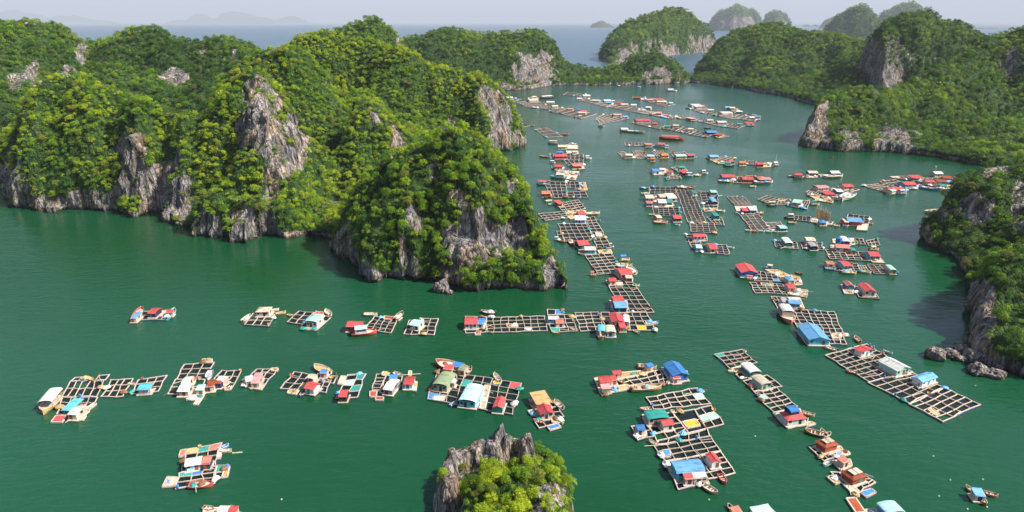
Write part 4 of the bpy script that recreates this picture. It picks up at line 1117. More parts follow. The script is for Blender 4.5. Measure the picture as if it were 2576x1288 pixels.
    if beam > 1.6 and extra != "oar":
        en = MB(); en.box(-Ln * .5 - .35, -Ln * .5 + .05, -.18, .18, h * .6, h + .35); en.pole((-Ln * .5 - .25, 0, h * .6), (-Ln * .5 - .5, 0, -.3), .06); en.build("outboard_motor", paint("dark"), root)
    px = TP(tile, (q[0] + q[2]) / 2, (q[1] + q[3]) / 2)
    what = "narrow %s dinghy" % cname(hullc) if beam < 2.1 else "%s boat" % cname(hullc)
    if top: what = "%s boat with %s %s" % (cname(hullc), cname(top.split(":")[0]), "cabin roof" if "cabin" in top else "canopy")
    if extra == "mast": what += " and mast"
    note(root, what, site, "boat", px, "boats of the fishing village")
    if not top and beam > 2.4:
        far = o.length; c_, s_ = math.cos(ang), math.sin(ang)
        for _ in range(2 + (Ln > 9)):
            x = rr.uniform(-.35, .2) * Ln; y = rr.uniform(-.25, .25) * beam
            clutter_item(site, (o.x + c_ * x - s_ * y, o.y + s_ * x + c_ * y, h * .75), far, s=.9)
    return root

# ------------------------------------------------------------------ floating village: what lies where
SITES = {
 "s1": "the L-shaped farm at the far lower left", "s2": "the little farm right of the L-shaped one", "s3": "the tall narrow farm in the lower left row",
 "s4": "the farm with the rust-brown awning, lower left", "s5": "the cluttered farm with faded pink roofs, lower left", "s6": "the farm with a blue-covered boat behind it",
 "s7": "the narrow farm with green tarpaulined pens", "s8": "the farm joined to the red-roofed cyan hut", "s9": "the big wide farm behind the rocky islet",
 "s10": "the straw-roofed farm right of the islet", "s11": "the lone farm near the bottom left", "s12": "the half-cut farm at the bottom edge, left",
 "s13": "the small isolated farm at upper left", "s14": "the cream-roofed farm in the upper left row", "s15": "the mint-roofed farm in the upper left row",
 "s16": "the farm beside the pale cyan roof", "s17": "the pale cyan-roofed farm below the headland", "s18": "the long straight farm below the headland tip",
 "s19": "the small farm between the two long ones", "s20": "the wide farm below the long chain", "s21": "the lower half of the long curved chain",
 "s21b": "the middle of the long curved chain", "s21c": "the top of the long curved chain", "s22": "the slanting farm above the long chain", "s23": "the C-shaped farm near the headland",
 "s24": "the boats moored above the C-shaped farm", "s25": "the farm with a white boat at its left corner", "s26": "the farm with the bright red long roof", "s27": "the cream cluster above the red long roof",
 "s28": "the loose log raft nearest the channel", "s29": "the raft half hidden by the headland", "s30": "the first farm of the far strip", "s31": "the far strip left of the channel",
 "s32": "the long far strip in mid-channel", "s33": "the rust-roofed far strip below the back shore", "s34": "the thin far strip with two white roofs", "s35": "the far pink-roof cluster",
 "s36": "the far right big-white-roof cluster", "s37": "the far strip with the red curved roof", "s38": "open water of the back bay", "s39": "the short strip above the orange huts",
 "s40": "the row of orange and cyan huts", "s41": "the colourful cluster above the big block", "s42": "the red-hutted row right of the big block", "s43": "the row with a white ship",
 "s44": "the row of three roofs by the promontory", "s45": "the crowded heap of boats and roofs at right", "s46": "the raft with the long mint tarpaulin", "s47": "the raft with the upright net screen",
 "s48": "the blue-roofed raft at centre right", "s49": "the crowded farm by the right cliff", "s50": "the foot of the right cliff", "s51": "the biggest block of cages at centre",
 "s52": "the slanting farm right of the big block", "s53": "the two-red-roof farm below the big block", "s54": "the square white-roofed farm at centre right", "s55": "the farm with cream and grey-blue roofs",
 "s56": "the farm with a blue water tank", "s57": "the farm with a red roof over cyan walls", "s58": "the row with a blue-hulled houseboat", "s59": "the farm with a mint-roofed blue boat",
 "s60": "the lone two-roof farm at right", "s61": "the large red-roofed farm with an orange boat", "s62": "the farm just below the orange boat", "s63": "the blue-and-white-roofed farm",
 "s64": "the farm with the big light blue gable", "s65": "the long diagonal farm by the right boulders", "s66": "the stepped diagonal farm, lower right", "s67": "the farm between red and big blue roofs",
 "s68": "the tall farm with the yellow net", "s68b": "the lowest part of the yellow-net farm", "s69": "the chain of rust-roofed huts, lower right", "s70": "the pale cyan-roofed farm at the bottom edge",
 "s71": "the cross-shaped trio of boats, bottom right", "s72": "the two roofs cut by the bottom edge",
}
DATA = """
s1 T1 R 385 375 765 360 690 545 290 545 5 2
s1 T1 R 860 355 1090 345 985 545 745 550 3 3
s1 T1 R 445 325 600 318 555 368 405 374 2 1
s1 T1 R 720 303 830 300 790 352 690 352 1 1
s1 T1 R 310 552 715 552 560 765 240 740 4 3
s1 T1 H 425 560 535 575 410 690 290 690 cyan wood s
s1 T1 H 475 635 550 650 480 750 370 740 white cream g
s1 T1 B 265 530 85 745 5.5 tan white:full
s1 T1 P 230 758 355 758 300 832 175 832 red
s1 T1 P 375 788 570 762 540 805 375 810 wood
s1 T1 B 680 630 580 700 2 cream
s2 T1 R 1160 355 1475 312 1390 490 1090 520 3 3
s2 T1 H 1165 395 1320 395 1300 455 1165 455 cyan cream s
s2 T1 B 1205 518 1262 516 1.8 blue
s2 T1 B 1055 402 1140 415 2.2 cream
s3 T1 R 1675 180 2020 155 1925 350 1590 355 3 3
s3 T1 R 1590 358 1925 353 1880 510 1505 520 3 2
s3 T1 H 1690 312 1780 312 1750 395 1655 400 white cream a
s3 T1 H 1665 390 1790 395 1740 485 1610 480 white wood g
s3 T1 P 1890 120 2000 120 1995 158 1885 158 tan
s3 T1 P 1870 530 1905 530 1835 630 1790 630 wood
s3 T1 P 1715 562 1850 558 1845 580 1710 582 wood
s3 T1 P 1605 500 1662 500 1655 535 1603 535 rust
s3 T1 H 1850 405 1895 410 1880 460 1840 460 ice wood s
s3 T1 B 1985 265 1950 360 2.6 white
s3 T1 P 1770 470 1900 470 1870 525 1750 525 wood
s4 T1 R 2095 255 2340 252 2205 465 1960 435 3 3
s4 T1 H 2035 345 2110 355 2100 392 2020 388 rust navy h
s4 T1 H 2110 300 2165 312 2130 380 2065 345 white wood g
s4 T1 H 1985 352 2030 347 1990 425 1945 430 rust wood s
s4 T1 B 1940 468 2015 480 1.7 dark
s4 T1 P 2150 440 2215 440 2195 468 2140 468 tan
s5 T3 R 1535 795 1775 795 1585 1030 1365 960 3 4
s5 T3 H 1500 850 1610 840 1560 950 1480 945 pink wood s
s5 T3 H 1430 880 1490 860 1470 920 1410 930 white wood s
s5 T3 P 1710 785 1780 790 1770 815 1705 812 tan
s5 T3 P 1450 960 1620 975 1580 1030 1440 1005 tan
s5 T3 P 1530 900 1620 900 1600 960 1520 960 salmon
s6 T2 R 520 270 690 295 545 470 360 450 2 3
s6 T2 R 770 290 930 330 870 500 640 480 3 3
s6 T2 R 870 320 1005 310 960 395 830 380 2 1
s6 T2 H 690 365 795 385 745 480 645 435 red white g
s6 T2 H 715 280 770 290 720 340 675 325 cream wood g
s6 T2 P 450 470 570 475 530 515 435 505 tan
s6 T2 B 915 290 745 205 4 wood
s6 T2 H 825 235 870 235 870 275 820 270 blue wood s
s6 T2 B 620 500 585 545 1.6 navy
s7 T2 R 1125 300 1320 290 1220 555 1000 560 2 4 1,0,teal 1,2,teal 0,1,mint
s7 T2 H 1045 462 1110 462 1132 545 1010 540 red dark a
s7 T2 P 1045 310 1105 315 1065 410 1005 405 cream
s8 T2 R 1440 298 1560 300 1480 482 1385 485 1 5
s8 T2 R 1560 310 1740 320 1650 510 1480 500 2 3
s8 T2 H 1600 335 1690 350 1640 475 1525 455 white grey g
s8 T2 H 1580 290 1665 295 1690 345 1600 335 blue wood s
s8 T2 P 1370 485 1450 485 1440 545 1370 545 red
s8 T2 P 1440 548 1525 550 1520 585 1432 582 rust
s8 T2 H 1775 308 1885 315 1870 405 1755 400 red ice g
s8 T2 P 1750 380 1905 375 1890 480 1740 455 wood
s8 T2 P 1810 255 1842 255 1840 305 1806 305 tan
s8 T2 B 1640 280 1740 320 2.4 cream
s9 T6 R 180 430 1415 640 1290 1105 5 870 9 5 8,0,red 0,4,blue 3,1,teal 7,4,teal
s9 T6 H 215 470 430 500 325 700 95 655 olive olive b
s9 T6 H 600 655 862 690 740 935 485 905 ice cyan b
s9 T6 H 1045 830 1190 850 1155 1005 1005 990 red teal v
s9 T6 H 350 560 425 570 405 615 340 600 white wood s
s9 T6 P 100 830 290 820 250 900 90 880 cream
s9 T6 P 880 660 960 670 880 1020 800 1010 wood
s9 T6 P 1010 600 1110 600 1105 640 1005 640 yellow
s9 T6 B 600 465 140 330 7 salmon
s9 T6 H 410 290 560 330 510 400 390 350 blue wood s
s9 T6 H 530 350 610 360 580 455 490 420 olive wood a
s9 T6 H 270 340 400 360 390 430 260 400 red wood s
s9 T6 B 640 390 610 510 3.5 brown
s9 T6 B 1105 620 1020 500 1.8 cream
s9 T6 B 375 970 440 935 2 blue
s10 T6 R 1600 930 1960 920 2060 1130 1690 1180 3 3
s10 T6 H 1555 795 1780 738 1895 920 1650 945 tan wood t
s10 T6 H 1660 970 1860 950 1920 1070 1720 1110 red wood v
s10 T6 P 1530 1045 1600 1035 1660 1120 1590 1110 wood
s10 T6 P 1560 935 1610 930 1650 1010 1600 1000 wood
s10 T6 B 2050 1020 1930 905 3 cream
s10 T6 P 1920 905 1985 900 2000 950 1930 950 wood
s10 T7 R 1300 180 1570 140 1645 200 1360 275 3 1
s10 T7 B 1410 215 1290 185 2.4 red
s10 T7 P 1455 255 1580 222 1620 260 1490 298 blue
s10 T7 B 1635 205 1580 165 2.2 tan
s10 T7 P 1500 155 1570 150 1590 200 1520 210 tan
s11 T5 R 1000 335 1510 250 1420 600 905 690 3 4 0,0,tan 2,0,salmon 1,0,teal
s11 T5 R 905 690 1430 600 1400 850 820 935 3 3 1,0,blue 0,0,teal
s11 T5 R 1430 600 1575 578 1520 780 1400 800 1 2 0,0,teal
s11 T5 P 905 355 1000 340 965 440 875 452 salmon
s11 T5 P 1570 605 1640 600 1605 750 1525 762 tan
s11 T5 P 700 755 860 765 800 890 625 905 cream
s11 T5 P 1475 330 1525 345 1500 470 1445 480 cream
s11 T5 B 1020 905 1395 880 4.5 red
s11 T5 H 985 480 1235 432 1210 555 955 595 white ice a
s11 T5 H 1240 442 1360 440 1330 545 1215 553 salmon navy s
s11 T5 B 1510 335 1590 300 1.5 blue
s11 T5 B 1630 368 1530 382 1.2 cream
s11 T5 P 700 800 750 805 730 860 675 860 blue
s12 T5 P 1250 1240 1740 1205 1700 1340 1240 1340 wood
s12 T5 H 1655 1200 1735 1200 1715 1290 1630 1290 red wood s
s12 T5 H 1490 1180 1640 1200 1610 1285 1470 1275 white wood a
s12 T5 B 1250 1230 1400 1250 2 brown
s13 T3 R 240 150 600 120 530 235 240 235 4 2
s13 T3 H 375 98 455 105 400 165 300 165 red navy a
s13 T3 B 160 240 240 120 3.5 red
s13 T3 H 155 150 215 155 185 215 125 215 sky wood s
s13 T3 H 515 125 600 120 585 150 510 150 red wood s
s13 T3 B 520 238 612 132 3 cyan
s13 T3 P 440 140 510 135 470 200 400 200 cream
s14 T3 R 1470 195 1740 190 1670 310 1400 295 3 2
s14 T3 H 1550 95 1705 90 1690 160 1540 145 cream wood h
s14 T3 P 1500 165 1740 155 1740 195 1470 200 wood
s14 T3 B 1750 180 1870 155 3 tan
s14 T3 B 1700 140 1790 120 2.4 cream
s14 T3 B 1380 265 1465 195 3.5 cream
s15 T3 R 2010 145 2180 160 2060 290 1885 270 2 3
s15 T3 R 2210 145 2380 215 2210 355 2040 325 3 3
s15 T3 H 2160 185 2265 195 2250 290 2110 260 mint white b
s15 T3 B 1890 185 1945 200 2.4 tan
s15 T3 B 2370 190 2320 135 3 cream
s15 T3 P 2210 145 2300 150 2280 190 2200 185 red
s15 T3 P 2040 325 2200 335 2200 355 2040 345 tan
s16 T4 R 460 285 715 325 650 470 330 430 4 4
s16 T4 B 335 265 490 265 3.5 cream
s16 T4 P 560 275 770 290 730 325 560 310 rust
s16 T4 B 690 330 775 245 2.5 dark
s16 T4 H 180 335 335 340 315 410 125 400 red rust g
s16 T4 B 195 490 480 460 5.5 red ice:cabin
s17 T4 R 850 325 1000 320 950 485 795 480 2 3
s17 T4 R 1020 305 1170 312 1125 488 955 485 2 4
s17 T4 H 900 305 1000 330 975 400 870 370 ice cream a
s18 T4 R 1720 295 2380 275 2410 445 1725 462 8 4
s18 T4 R 1480 280 1718 290 1722 462 1490 468 2 4
s18 T4 H 1475 295 1625 292 1630 375 1480 372 red white g
s18 T4 H 1630 310 1712 295 1690 372 1625 348 blue wood s
s18 T4 B 1830 250 1660 235 4 dark
s18 T4 P 1595 460 1655 460 1655 488 1595 488 tan
s18 T4 P 2165 405 2225 405 2225 440 2165 440 tan
s18 T4 P 1950 360 2080 380 2080 405 1960 400 tan
s19 U1 R 170 265 440 258 490 450 200 455 3 4 0,3,teal
s19 U1 R 155 205 330 205 340 255 155 263 2 1 1,0,blue
s19 U1 H 160 270 290 270 290 312 170 312 white sky g
s19 U1 H 250 318 345 312 355 350 255 352 salmon wood s
s19 U1 B 290 468 205 465 2.6 tan
s19 U1 B 495 440 425 430 3 tan
s20 U1 R 472 238 735 230 800 435 535 450 3 5
s20 U1 R 765 235 1285 235 1380 438 830 440 6 4 4,3,yellow
s20 U1 H 855 262 1000 258 1030 350 880 352 red wood v
s20 U1 H 1005 262 1075 265 1090 350 1035 345 white wood b
s20 U1 H 970 348 1035 348 1045 400 975 405 red red s
s20 U1 H 805 385 920 385 932 460 830 460 cream wood b
s20 U1 B 830 512 935 512 4.5 white
s20 U1 B 770 535 760 430 4 tan cyan:full
s20 U1 B 1350 370 1415 345 2.2 white
s20 U1 B 1135 445 1205 475 2 cream
s20 U1 P 1270 330 1330 330 1345 370 1280 370 tan
s21 A1 R 1200 1015 1590 1020 1925 1498 1470 1498 4 8
s21 U1 H 870 62 990 58 1045 112 905 112 red rust a
s21 U1 H 895 116 1045 114 1060 185 920 190 sky navy a
s21 U1 P 860 100 1060 100 1075 205 885 210 wood
s21 A1 H 1360 835 1510 820 1600 915 1405 945 red wood g
s21 A1 H 1220 970 1330 962 1370 1015 1250 1025 red cream g
s21 A1 H 1490 930 1600 925 1600 975 1500 970 cream rust a
s21 A1 B 950 935 1060 930 5 orange orange:cabin
s21 A1 B 1640 920 1530 815 4 cream
s21 A1 B 1600 1095 1710 1090 4.5 tan
s21 A1 P 1360 1040 1450 1040 1460 1090 1370 1090 cream
s21b A1 R 890 635 1270 605 1480 880 1080 920 4 6
s21b A1 B 790 605 880 635 2.6 cream
s21b A1 B 1390 715 1560 700 4.5 tan blue
s21b A1 B 1430 775 1600 785 3 tan
s21b A1 P 1340 760 1440 750 1500 800 1390 800 mint
s21b A1 R 895 70 1030 60 1285 520 1070 525 2 10
s21b A1 R 480 160 900 155 1060 400 590 425 5 5
s21b A1 R 455 272 520 270 590 425 500 428 1 3
s21b A1 H 735 410 905 405 940 475 790 500 red navy g
s21b A1 H 855 505 1040 510 1055 558 890 562 white cyan a
s21b A1 B 425 400 500 400 4 cream ice:full
s21b A1 B 1060 95 1120 105 3.4 white
s21b A1 B 1240 500 1320 500 4.5 white cream
s21b A1 P 1080 560 1270 540 1300 600 1110 610 tan
s21b A1 B 690 470 660 410 3 red
s21b A1 P 1040 280 1130 290 1155 350 1060 350 cream
s21c A1 R 175 10 560 -25 640 65 290 108 5 3
s21c A1 H 715 38 880 35 910 110 740 100 white sky a
s21c A1 P 600 0 720 -10 760 60 660 80 tan
s21c V2 H 755 1195 850 1190 900 1245 790 1250 red wood g
s21c V2 B 900 1255 1110 1235 6 cream
s21c V2 P 560 1200 900 1190 900 1260 680 1275 tan
s22 V2 R 460 1090 790 1030 895 1165 565 1215 5 4
s22 V2 H 420 1045 500 1030 572 1080 480 1085 red wood s
s22 V2 B 270 985 330 1005 4 tan
s22 V2 B 290 1060 390 1040 5 cream
s22 V2 B 330 1105 420 1100 6 white
s23 V2 R 265 760 590 760 620 995 370 998 4 5
s23 V2 R 592 755 790 755 810 850 602 850 3 2
s23 V2 R 622 915 885 900 925 995 628 998 3 2
s23 V2 P 800 770 890 765 925 885 820 885 tan
s23 V2 B 160 800 345 800 6 blue red:full
s23 V2 H 228 900 365 900 375 945 235 945 salmon rust g
s23 V2 B 780 880 880 880 4 tan
s24 V2 P 455 590 800 600 740 730 480 700 wood
s24 V2 B 610 705 365 695 7 cyan white:cabin
s24 V2 B 470 610 640 610 6 cream
s24 V2 B 660 640 810 655 7 white
s24 V2 P 500 610 640 600 650 660 520 670 tan
s25 V2 R 560 425 860 440 880 560 700 575 4 4
s25 V2 H 425 478 540 475 550 535 425 535 red wood g
s25 V2 B 380 560 575 555 6 white
s25 V2 H 690 490 860 480 870 520 700 522 salmon wood s
s25 V2 B 355 470 440 470 6 white white:full
s26 V2 R 345 335 860 340 860 430 370 410 8 4
s26 V2 H 425 325 610 322 612 378 425 382 red red g
s26 V2 H 460 258 550 258 560 320 455 315 blue blue h
s26 V2 B 870 415 985 405 7 white white
s26 V2 B 340 385 200 380 6 tan
s26 V2 H 680 268 740 265 770 305 690 310 cream wood a
s26 V2 P 600 290 780 290 790 335 620 335 cream
s27 V2 B 480 185 320 180 6 cream cream:full
s27 V2 H 475 190 600 190 610 235 475 235 cream wood g
s27 V2 B 640 190 755 190 6 white
s27 V2 P 610 195 780 205 780 265 620 262 cream
s28 V5 R 555 665 740 645 985 770 730 785 7 3
s28 V5 B 960 745 1075 745 5 red
s29 V5 R 230 545 280 545 500 600 350 640 4 2
s29 V5 B 355 640 250 625 6 white white:full
s29 V5 B 500 605 560 608 3 tan
s29 V5 B 200 370 272 370 4 dark
s30 V5 R 110 200 230 192 350 215 220 250 4 2
s30 V5 H 100 160 220 160 225 187 105 190 white wood a
s31 V5 R 290 255 590 225 840 370 450 330 8 4
s31 V5 R 770 388 930 340 1500 430 1260 500 10 5
s31 V5 R 1480 500 1600 440 1950 500 1560 585 6 5
s31 V5 H 735 230 845 230 860 258 730 258 white wood a
s31 V5 H 775 285 890 282 895 318 830 320 cream wood a
s31 V5 H 510 150 580 150 590 175 505 175 white wood h
s31 V5 P 455 185 590 178 620 200 460 212 wood
s31 V5 B 640 200 845 182 8 navy white:full
s31 V5 H 1165 330 1235 330 1255 368 1180 368 blue wood a
s31 V5 H 1250 365 1330 362 1345 388 1260 392 red wood s
s31 V5 H 1215 392 1345 392 1345 418 1215 418 cream wood s
s31 V5 H 1045 342 1135 340 1150 360 1050 362 salmon wood s
s31 V5 H 1740 425 1860 425 1870 450 1740 450 pink wood a
s31 V5 H 1875 445 1960 445 1960 480 1880 480 sky wood g
s31 V5 B 1210 490 1300 495 6 cream cream
s31 V5 B 1515 620 1610 622 7 white white:cabin
s31 V5 H 450 208 580 202 590 225 470 232 cream wood a
s32 V5 R 980 145 1060 100 1400 150 1270 172 7 2
s32 V5 R 1190 190 1290 172 1420 230 1330 245 4 2
s32 V5 R 1400 262 1500 230 1790 300 1640 330 8 3
s32 V5 R 1640 320 1760 275 2180 350 2050 402 10 3
s32 V5 R 2060 402 2180 370 2600 452 2570 492 8 2
s32 V5 H 1280 125 1370 125 1400 157 1270 160 white wood a
s32 V5 H 1195 175 1270 175 1275 205 1190 205 white wood a
s32 V5 H 1425 205 1535 205 1530 235 1420 232 white wood a
s32 V5 H 1590 215 1690 210 1700 235 1600 237 white sky g
s32 V5 H 1620 237 1735 237 1740 260 1640 262 sky wood s
s32 V5 H 1705 205 1765 205 1768 235 1712 235 white wood h
s32 V5 H 1770 242 1890 245 1890 267 1780 267 rust wood g
s32 V5 H 1850 270 1960 267 1960 292 1850 292 cream wood a
s32 V5 H 2000 275 2085 275 2090 302 2010 302 white sky g
s32 V5 H 2235 308 2320 312 2315 340 2240 335 white wood a
s32 V5 H 2160 350 2240 350 2245 378 2170 378 white wood h
s32 V5 H 2390 395 2475 395 2475 422 2395 418 pink wood g
s32 V5 H 2490 425 2560 430 2565 450 2495 448 salmon navy s
s33 V6 R 0 175 180 178 200 205 0 200 6 1
s33 V6 R 130 215 330 200 640 290 480 322 8 3
s33 V6 H 210 195 320 200 310 222 205 222 pink wood a
s33 V6 H 335 192 470 195 465 222 330 217 red wood a
s33 V6 H 360 230 500 230 510 255 360 252 cream salmon a
s33 V6 H 540 245 602 245 602 270 545 270 ice cyan g
s33 V6 H 20 170 140 174 150 190 20 188 rust wood s
s34 V6 R 110 415 210 378 660 475 560 500 9 3
s34 V6 R 660 492 760 475 990 500 930 537 5 2
s34 V6 R 980 540 1060 515 1440 590 1360 627 8 3
s34 V6 R 1380 622 1440 580 1700 600 1580 655 5 4
s34 V6 H 350 395 430 395 430 425 345 422 pink navy g
s34 V6 H 765 480 850 475 960 492 880 510 pink wood s
s34 V6 H 1110 505 1200 505 1210 530 1110 532 cream wood a
s34 V6 H 1260 530 1390 525 1400 562 1270 562 white wood a
s34 V6 H 1560 555 1640 555 1650 588 1565 588 teal wood a
s34 V6 H 1705 542 1810 537 1815 572 1710 576 red white s
s34 V6 B 1815 612 1700 610 7 white
s35 V6 R 850 355 1080 330 1210 400 1080 427 5 3
s35 V6 H 860 282 990 275 1000 300 870 305 white wood a
s35 V6 H 995 285 1080 285 1080 310 1005 310 red wood a
s35 V6 H 930 305 1060 295 1080 330 940 330 white wood b
s35 V6 H 1120 355 1215 355 1215 377 1125 377 white teal a
s35 V6 B 795 350 870 348 6 white
s36 V6 R 1180 440 1300 415 1620 500 1480 505 6 3
s36 V6 R 1500 480 1600 440 1920 500 1830 545 6 4
s36 V6 H 1330 395 1450 382 1470 422 1320 425 white wood a
s36 V6 H 1385 312 1450 312 1465 335 1385 337 sky white g
s36 V6 H 1455 325 1530 325 1540 345 1450 347 cream rust g
s36 V6 H 1545 372 1640 375 1650 402 1560 402 ice navy a
s36 V6 P 1440 345 1580 350 1650 410 1540 412 tan
s36 V6 H 1797 425 1870 430 1862 455 1797 455 grey wood a
s36 V6 H 1845 450 1930 455 1925 475 1850 477 sky wood a
s36 V6 H 1760 460 1840 460 1830 490 1760 490 white wood g
s36 V6 B 1690 412 1730 412 3 orange
s36 V6 B 1830 530 1925 520 7 salmon
s37 V6 R 0 570 60 540 440 620 400 660 9 3
s37 V6 R 440 650 480 600 760 620 640 690 5 3
s37 V6 R 640 690 760 640 960 690 850 732 4 4
s37 V6 R 840 742 950 700 1250 720 1110 782 6 4
s37 V6 R 1220 770 1340 732 1450 770 1300 797 3 3
s37 V6 H 45 515 240 508 250 540 30 542 red wood a
s37 V6 H 270 550 355 550 365 582 290 582 red orange a
s37 V6 H 475 600 560 600 560 627 470 622 teal wood a
s37 V6 H 600 590 690 590 690 612 600 612 cream wood a
s37 V6 H 830 640 910 640 915 667 830 662 cream mint a
s37 V6 H 1060 688 1240 680 1265 720 1130 712 blue navy a
s37 V6 H 1250 738 1330 715 1340 732 1260 760 rust wood s
s37 V6 B 1025 775 1105 775 6 ice
s38 V5 B 1850 690 2220 715 8 cream
s38 V5 H 1855 627 1960 625 1960 665 1855 667 white wood a
s38 V6 B 400 805 770 825 8 red red:full
s38 V6 B 1075 645 1180 642 6 navy
s38 V6 B 495 88 665 85 8 white white:cabin
s38 V5 B 1800 15 1890 18 5 rust
s38 V5 B 2100 25 2160 25 4 white
s38 V6 B 2000 112 2040 112 4 salmon
s39 V2 R 1490 162 1790 172 1800 215 1490 210 6 3
s39 V2 B 1790 220 1950 220 6 white
s39 V2 H 1790 170 1890 170 1900 202 1795 202 salmon wood a
s39 V2 B 1955 228 2145 225 8 white
s39 V2 H 1972 160 2078 158 2088 198 1980 196 red wood a
s39 V2 H 2085 175 2140 172 2145 210 2090 212 cyan wood a
s40 V2 R 1385 312 1480 302 1560 398 1465 402 3 4
s40 V2 R 1600 292 1740 280 1880 402 1690 412 4 6
s40 V2 H 1490 330 1590 330 1620 365 1500 362 cream wood a
s40 V2 P 1540 370 1650 370 1660 400 1550 400 tan
s40 V2 H 1790 328 1900 330 1940 377 1830 377 ice wood a
s40 V2 H 1875 372 1940 370 1940 412 1875 412 orange orange g
s40 V2 R 1905 297 2060 292 2160 397 1990 402 4 5
s40 V2 H 2020 320 2120 318 2140 360 2035 367 orange orange g
s40 V2 R 2180 320 2400 317 2500 402 2230 402 5 4
s40 V2 H 2240 350 2390 345 2410 372 2250 380 ice tan a
s40 V2 H 2420 335 2510 330 2520 362 2430 370 red navy g
s40 V2 B 2480 398 2570 392 6 cyan sky
s41 V2 P 1900 600 2100 560 2230 640 1930 652 wood
s41 V2 H 1895 570 2000 568 2015 602 1890 605 blue white a
s41 V2 H 2010 535 2090 535 2095 570 2010 570 white wood a
s41 V2 H 2095 560 2180 560 2230 612 2120 617 red white s
s41 V2 R 2185 545 2370 522 2440 602 2300 612 4 3
s41 V2 H 2335 590 2430 580 2450 620 2345 632 red navy s
s41 V2 R 2100 685 2320 650 2340 705 2120 722 4 2
s41 V2 B 2400 670 2520 668 7 cyan ice:full
s41 V2 B 2520 665 2640 660 6 tan
s41 V3 B 1015 45 1135 40 6 white white:cabin
s41 V2 H 2290 525 2380 520 2390 545 2300 548 teal wood a
s42 V3 B 1290 165 1500 165 6 tan
s42 V3 H 1330 70 1520 62 1540 102 1330 102 red sky a
s42 V3 R 1515 92 1640 87 1640 182 1520 182 2 4
s42 V3 H 1635 95 1805 95 1805 140 1640 142 red red g
s42 V3 H 1875 92 1990 90 2010 137 1880 137 salmon navy h
s42 V3 H 1985 97 2080 100 2090 130 2005 130 pink wood s
s42 V3 B 1830 190 2110 175 8 white
s42 V3 B 1760 245 1860 240 6 cream
s42 V3 R 1700 75 1850 75 1860 95 1700 95 5 1
s43 V6 H 1145 1055 1260 1050 1280 1080 1150 1087 sky wood a
s43 V6 R 1100 1100 1300 1075 1560 1090 1400 1162 7 4
s43 V6 H 1430 1118 1510 1115 1530 1152 1430 1157 red teal h
s43 V6 B 1365 1215 1530 1218 8 navy teal:cabin
s43 V6 H 1592 1135 1690 1132 1700 1175 1602 1177 orange wood g
s43 V6 R 1700 1132 1860 1147 1850 1202 1700 1192 4 3
s43 V6 H 1865 1160 1960 1157 1970 1197 1865 1197 red red g
s43 V6 P 1975 1172 2100 1167 2080 1232 1975 1232 tan
s43 V6 B 2100 1215 2205 1200 9 white white:cabin mast
s43 V6 P 1180 1130 1380 1150 1380 1185 1280 1180 tan
s44 V4 B 385 225 450 222 6 white
s44 V4 H 450 180 545 180 550 212 455 212 red wood h
s44 V4 B 450 240 590 242 7 navy
s44 V4 H 600 160 700 160 715 190 610 192 cream navy a
s44 V4 P 565 200 720 200 715 240 580 237 wood
s44 V4 H 830 160 940 158 960 190 880 195 white teal g
s44 V4 B 800 240 1005 225 7 cream
s44 V4 B 725 215 800 215 5 tan
s44 V4 P 740 200 860 200 860 235 760 235 cyan
s45 V4 R 590 405 720 335 840 350 700 430 4 4
s45 V4 P 620 440 900 420 1000 490 700 482 tan
s45 V4 H 680 340 800 327 830 357 720 367 pink wood a
s45 V4 H 770 395 880 390 905 427 800 432 red wood s
s45 V4 H 980 317 1080 315 1120 345 1010 352 red wood g
s45 V4 H 915 365 985 365 1000 397 925 397 white teal a
s45 V4 R 870 382 980 330 1195 375 1060 412 4 3
s45 V4 B 1110 430 1000 500 8 white
s45 V4 P 700 482 900 502 890 525 692 494 tan
s45 V4 B 600 440 760 450 5 cream
s45 V4 B 860 440 980 500 6 white
s45 V4 B 760 470 900 460 5 salmon
s46 V4 R 45 490 160 440 290 480 150 527 5 3
s46 V4 R 280 490 370 485 400 545 260 550 3 3
s46 V4 H 415 487 540 495 560 545 480 520 mint wood a
s46 V4 R 560 500 640 495 600 597 510 580 3 3
s46 V4 R 370 545 520 555 510 580 380 560 3 1
s46 V4 B 150 555 260 555 7 navy cream:full
s46 V4 B 640 545 740 545 6 cream teal
s46 V4 P 280 480 420 485 410 510 290 505 tan
s47 V4 B 460 700 340 695 7 navy white:cabin
s47 V4 R 460 672 640 682 640 737 450 717 4 2
s47 V4 P 640 700 720 700 720 750 650 742 tan
s47 V4 H 740 715 805 715 815 745 735 747 blue wood h
s47 V4 B 710 778 780 775 4 white
s47 V4 B 845 775 920 775 4 cream
s47 V4 B 915 792 975 785 5 pink
s47 V4 P 700 740 900 740 880 775 720 772 wood
s47 V4 B 385 755 480 752 6 tan
s48 V4 R 1065 655 1315 682 1300 760 1060 740 4 3
s48 V4 P 1180 770 1300 762 1280 840 1165 832 cream
s48 V4 H 1055 700 1215 700 1212 747 1040 737 sky red a
s48 V4 H 1015 705 1052 702 1048 742 1012 740 cream red a
s48 V4 B 1300 760 1340 762 2.5 tan
s48 V4 B 1010 785 1070 785 3 white
s49 V4 R 1225 328 1430 307 1640 362 1450 392 5 4
s49 V4 R 1425 282 1600 262 1740 332 1640 352 4 3
s49 V4 R 1540 228 1720 222 1800 267 1600 252 4 2 0,0,cream 1,0,cream
s49 V4 H 1725 192 1855 188 1910 240 1800 247 red wood t
s49 V4 H 1640 290 1790 285 1800 317 1720 330 red sky g
s49 V4 H 1495 362 1640 352 1715 385 1520 392 red wood g
s49 V4 B 1520 435 1610 415 6 white white:cabin
s49 V4 B 1620 425 1730 418 6 white ice
s49 V4 R 1860 252 2290 232 2330 302 1880 322 8 4
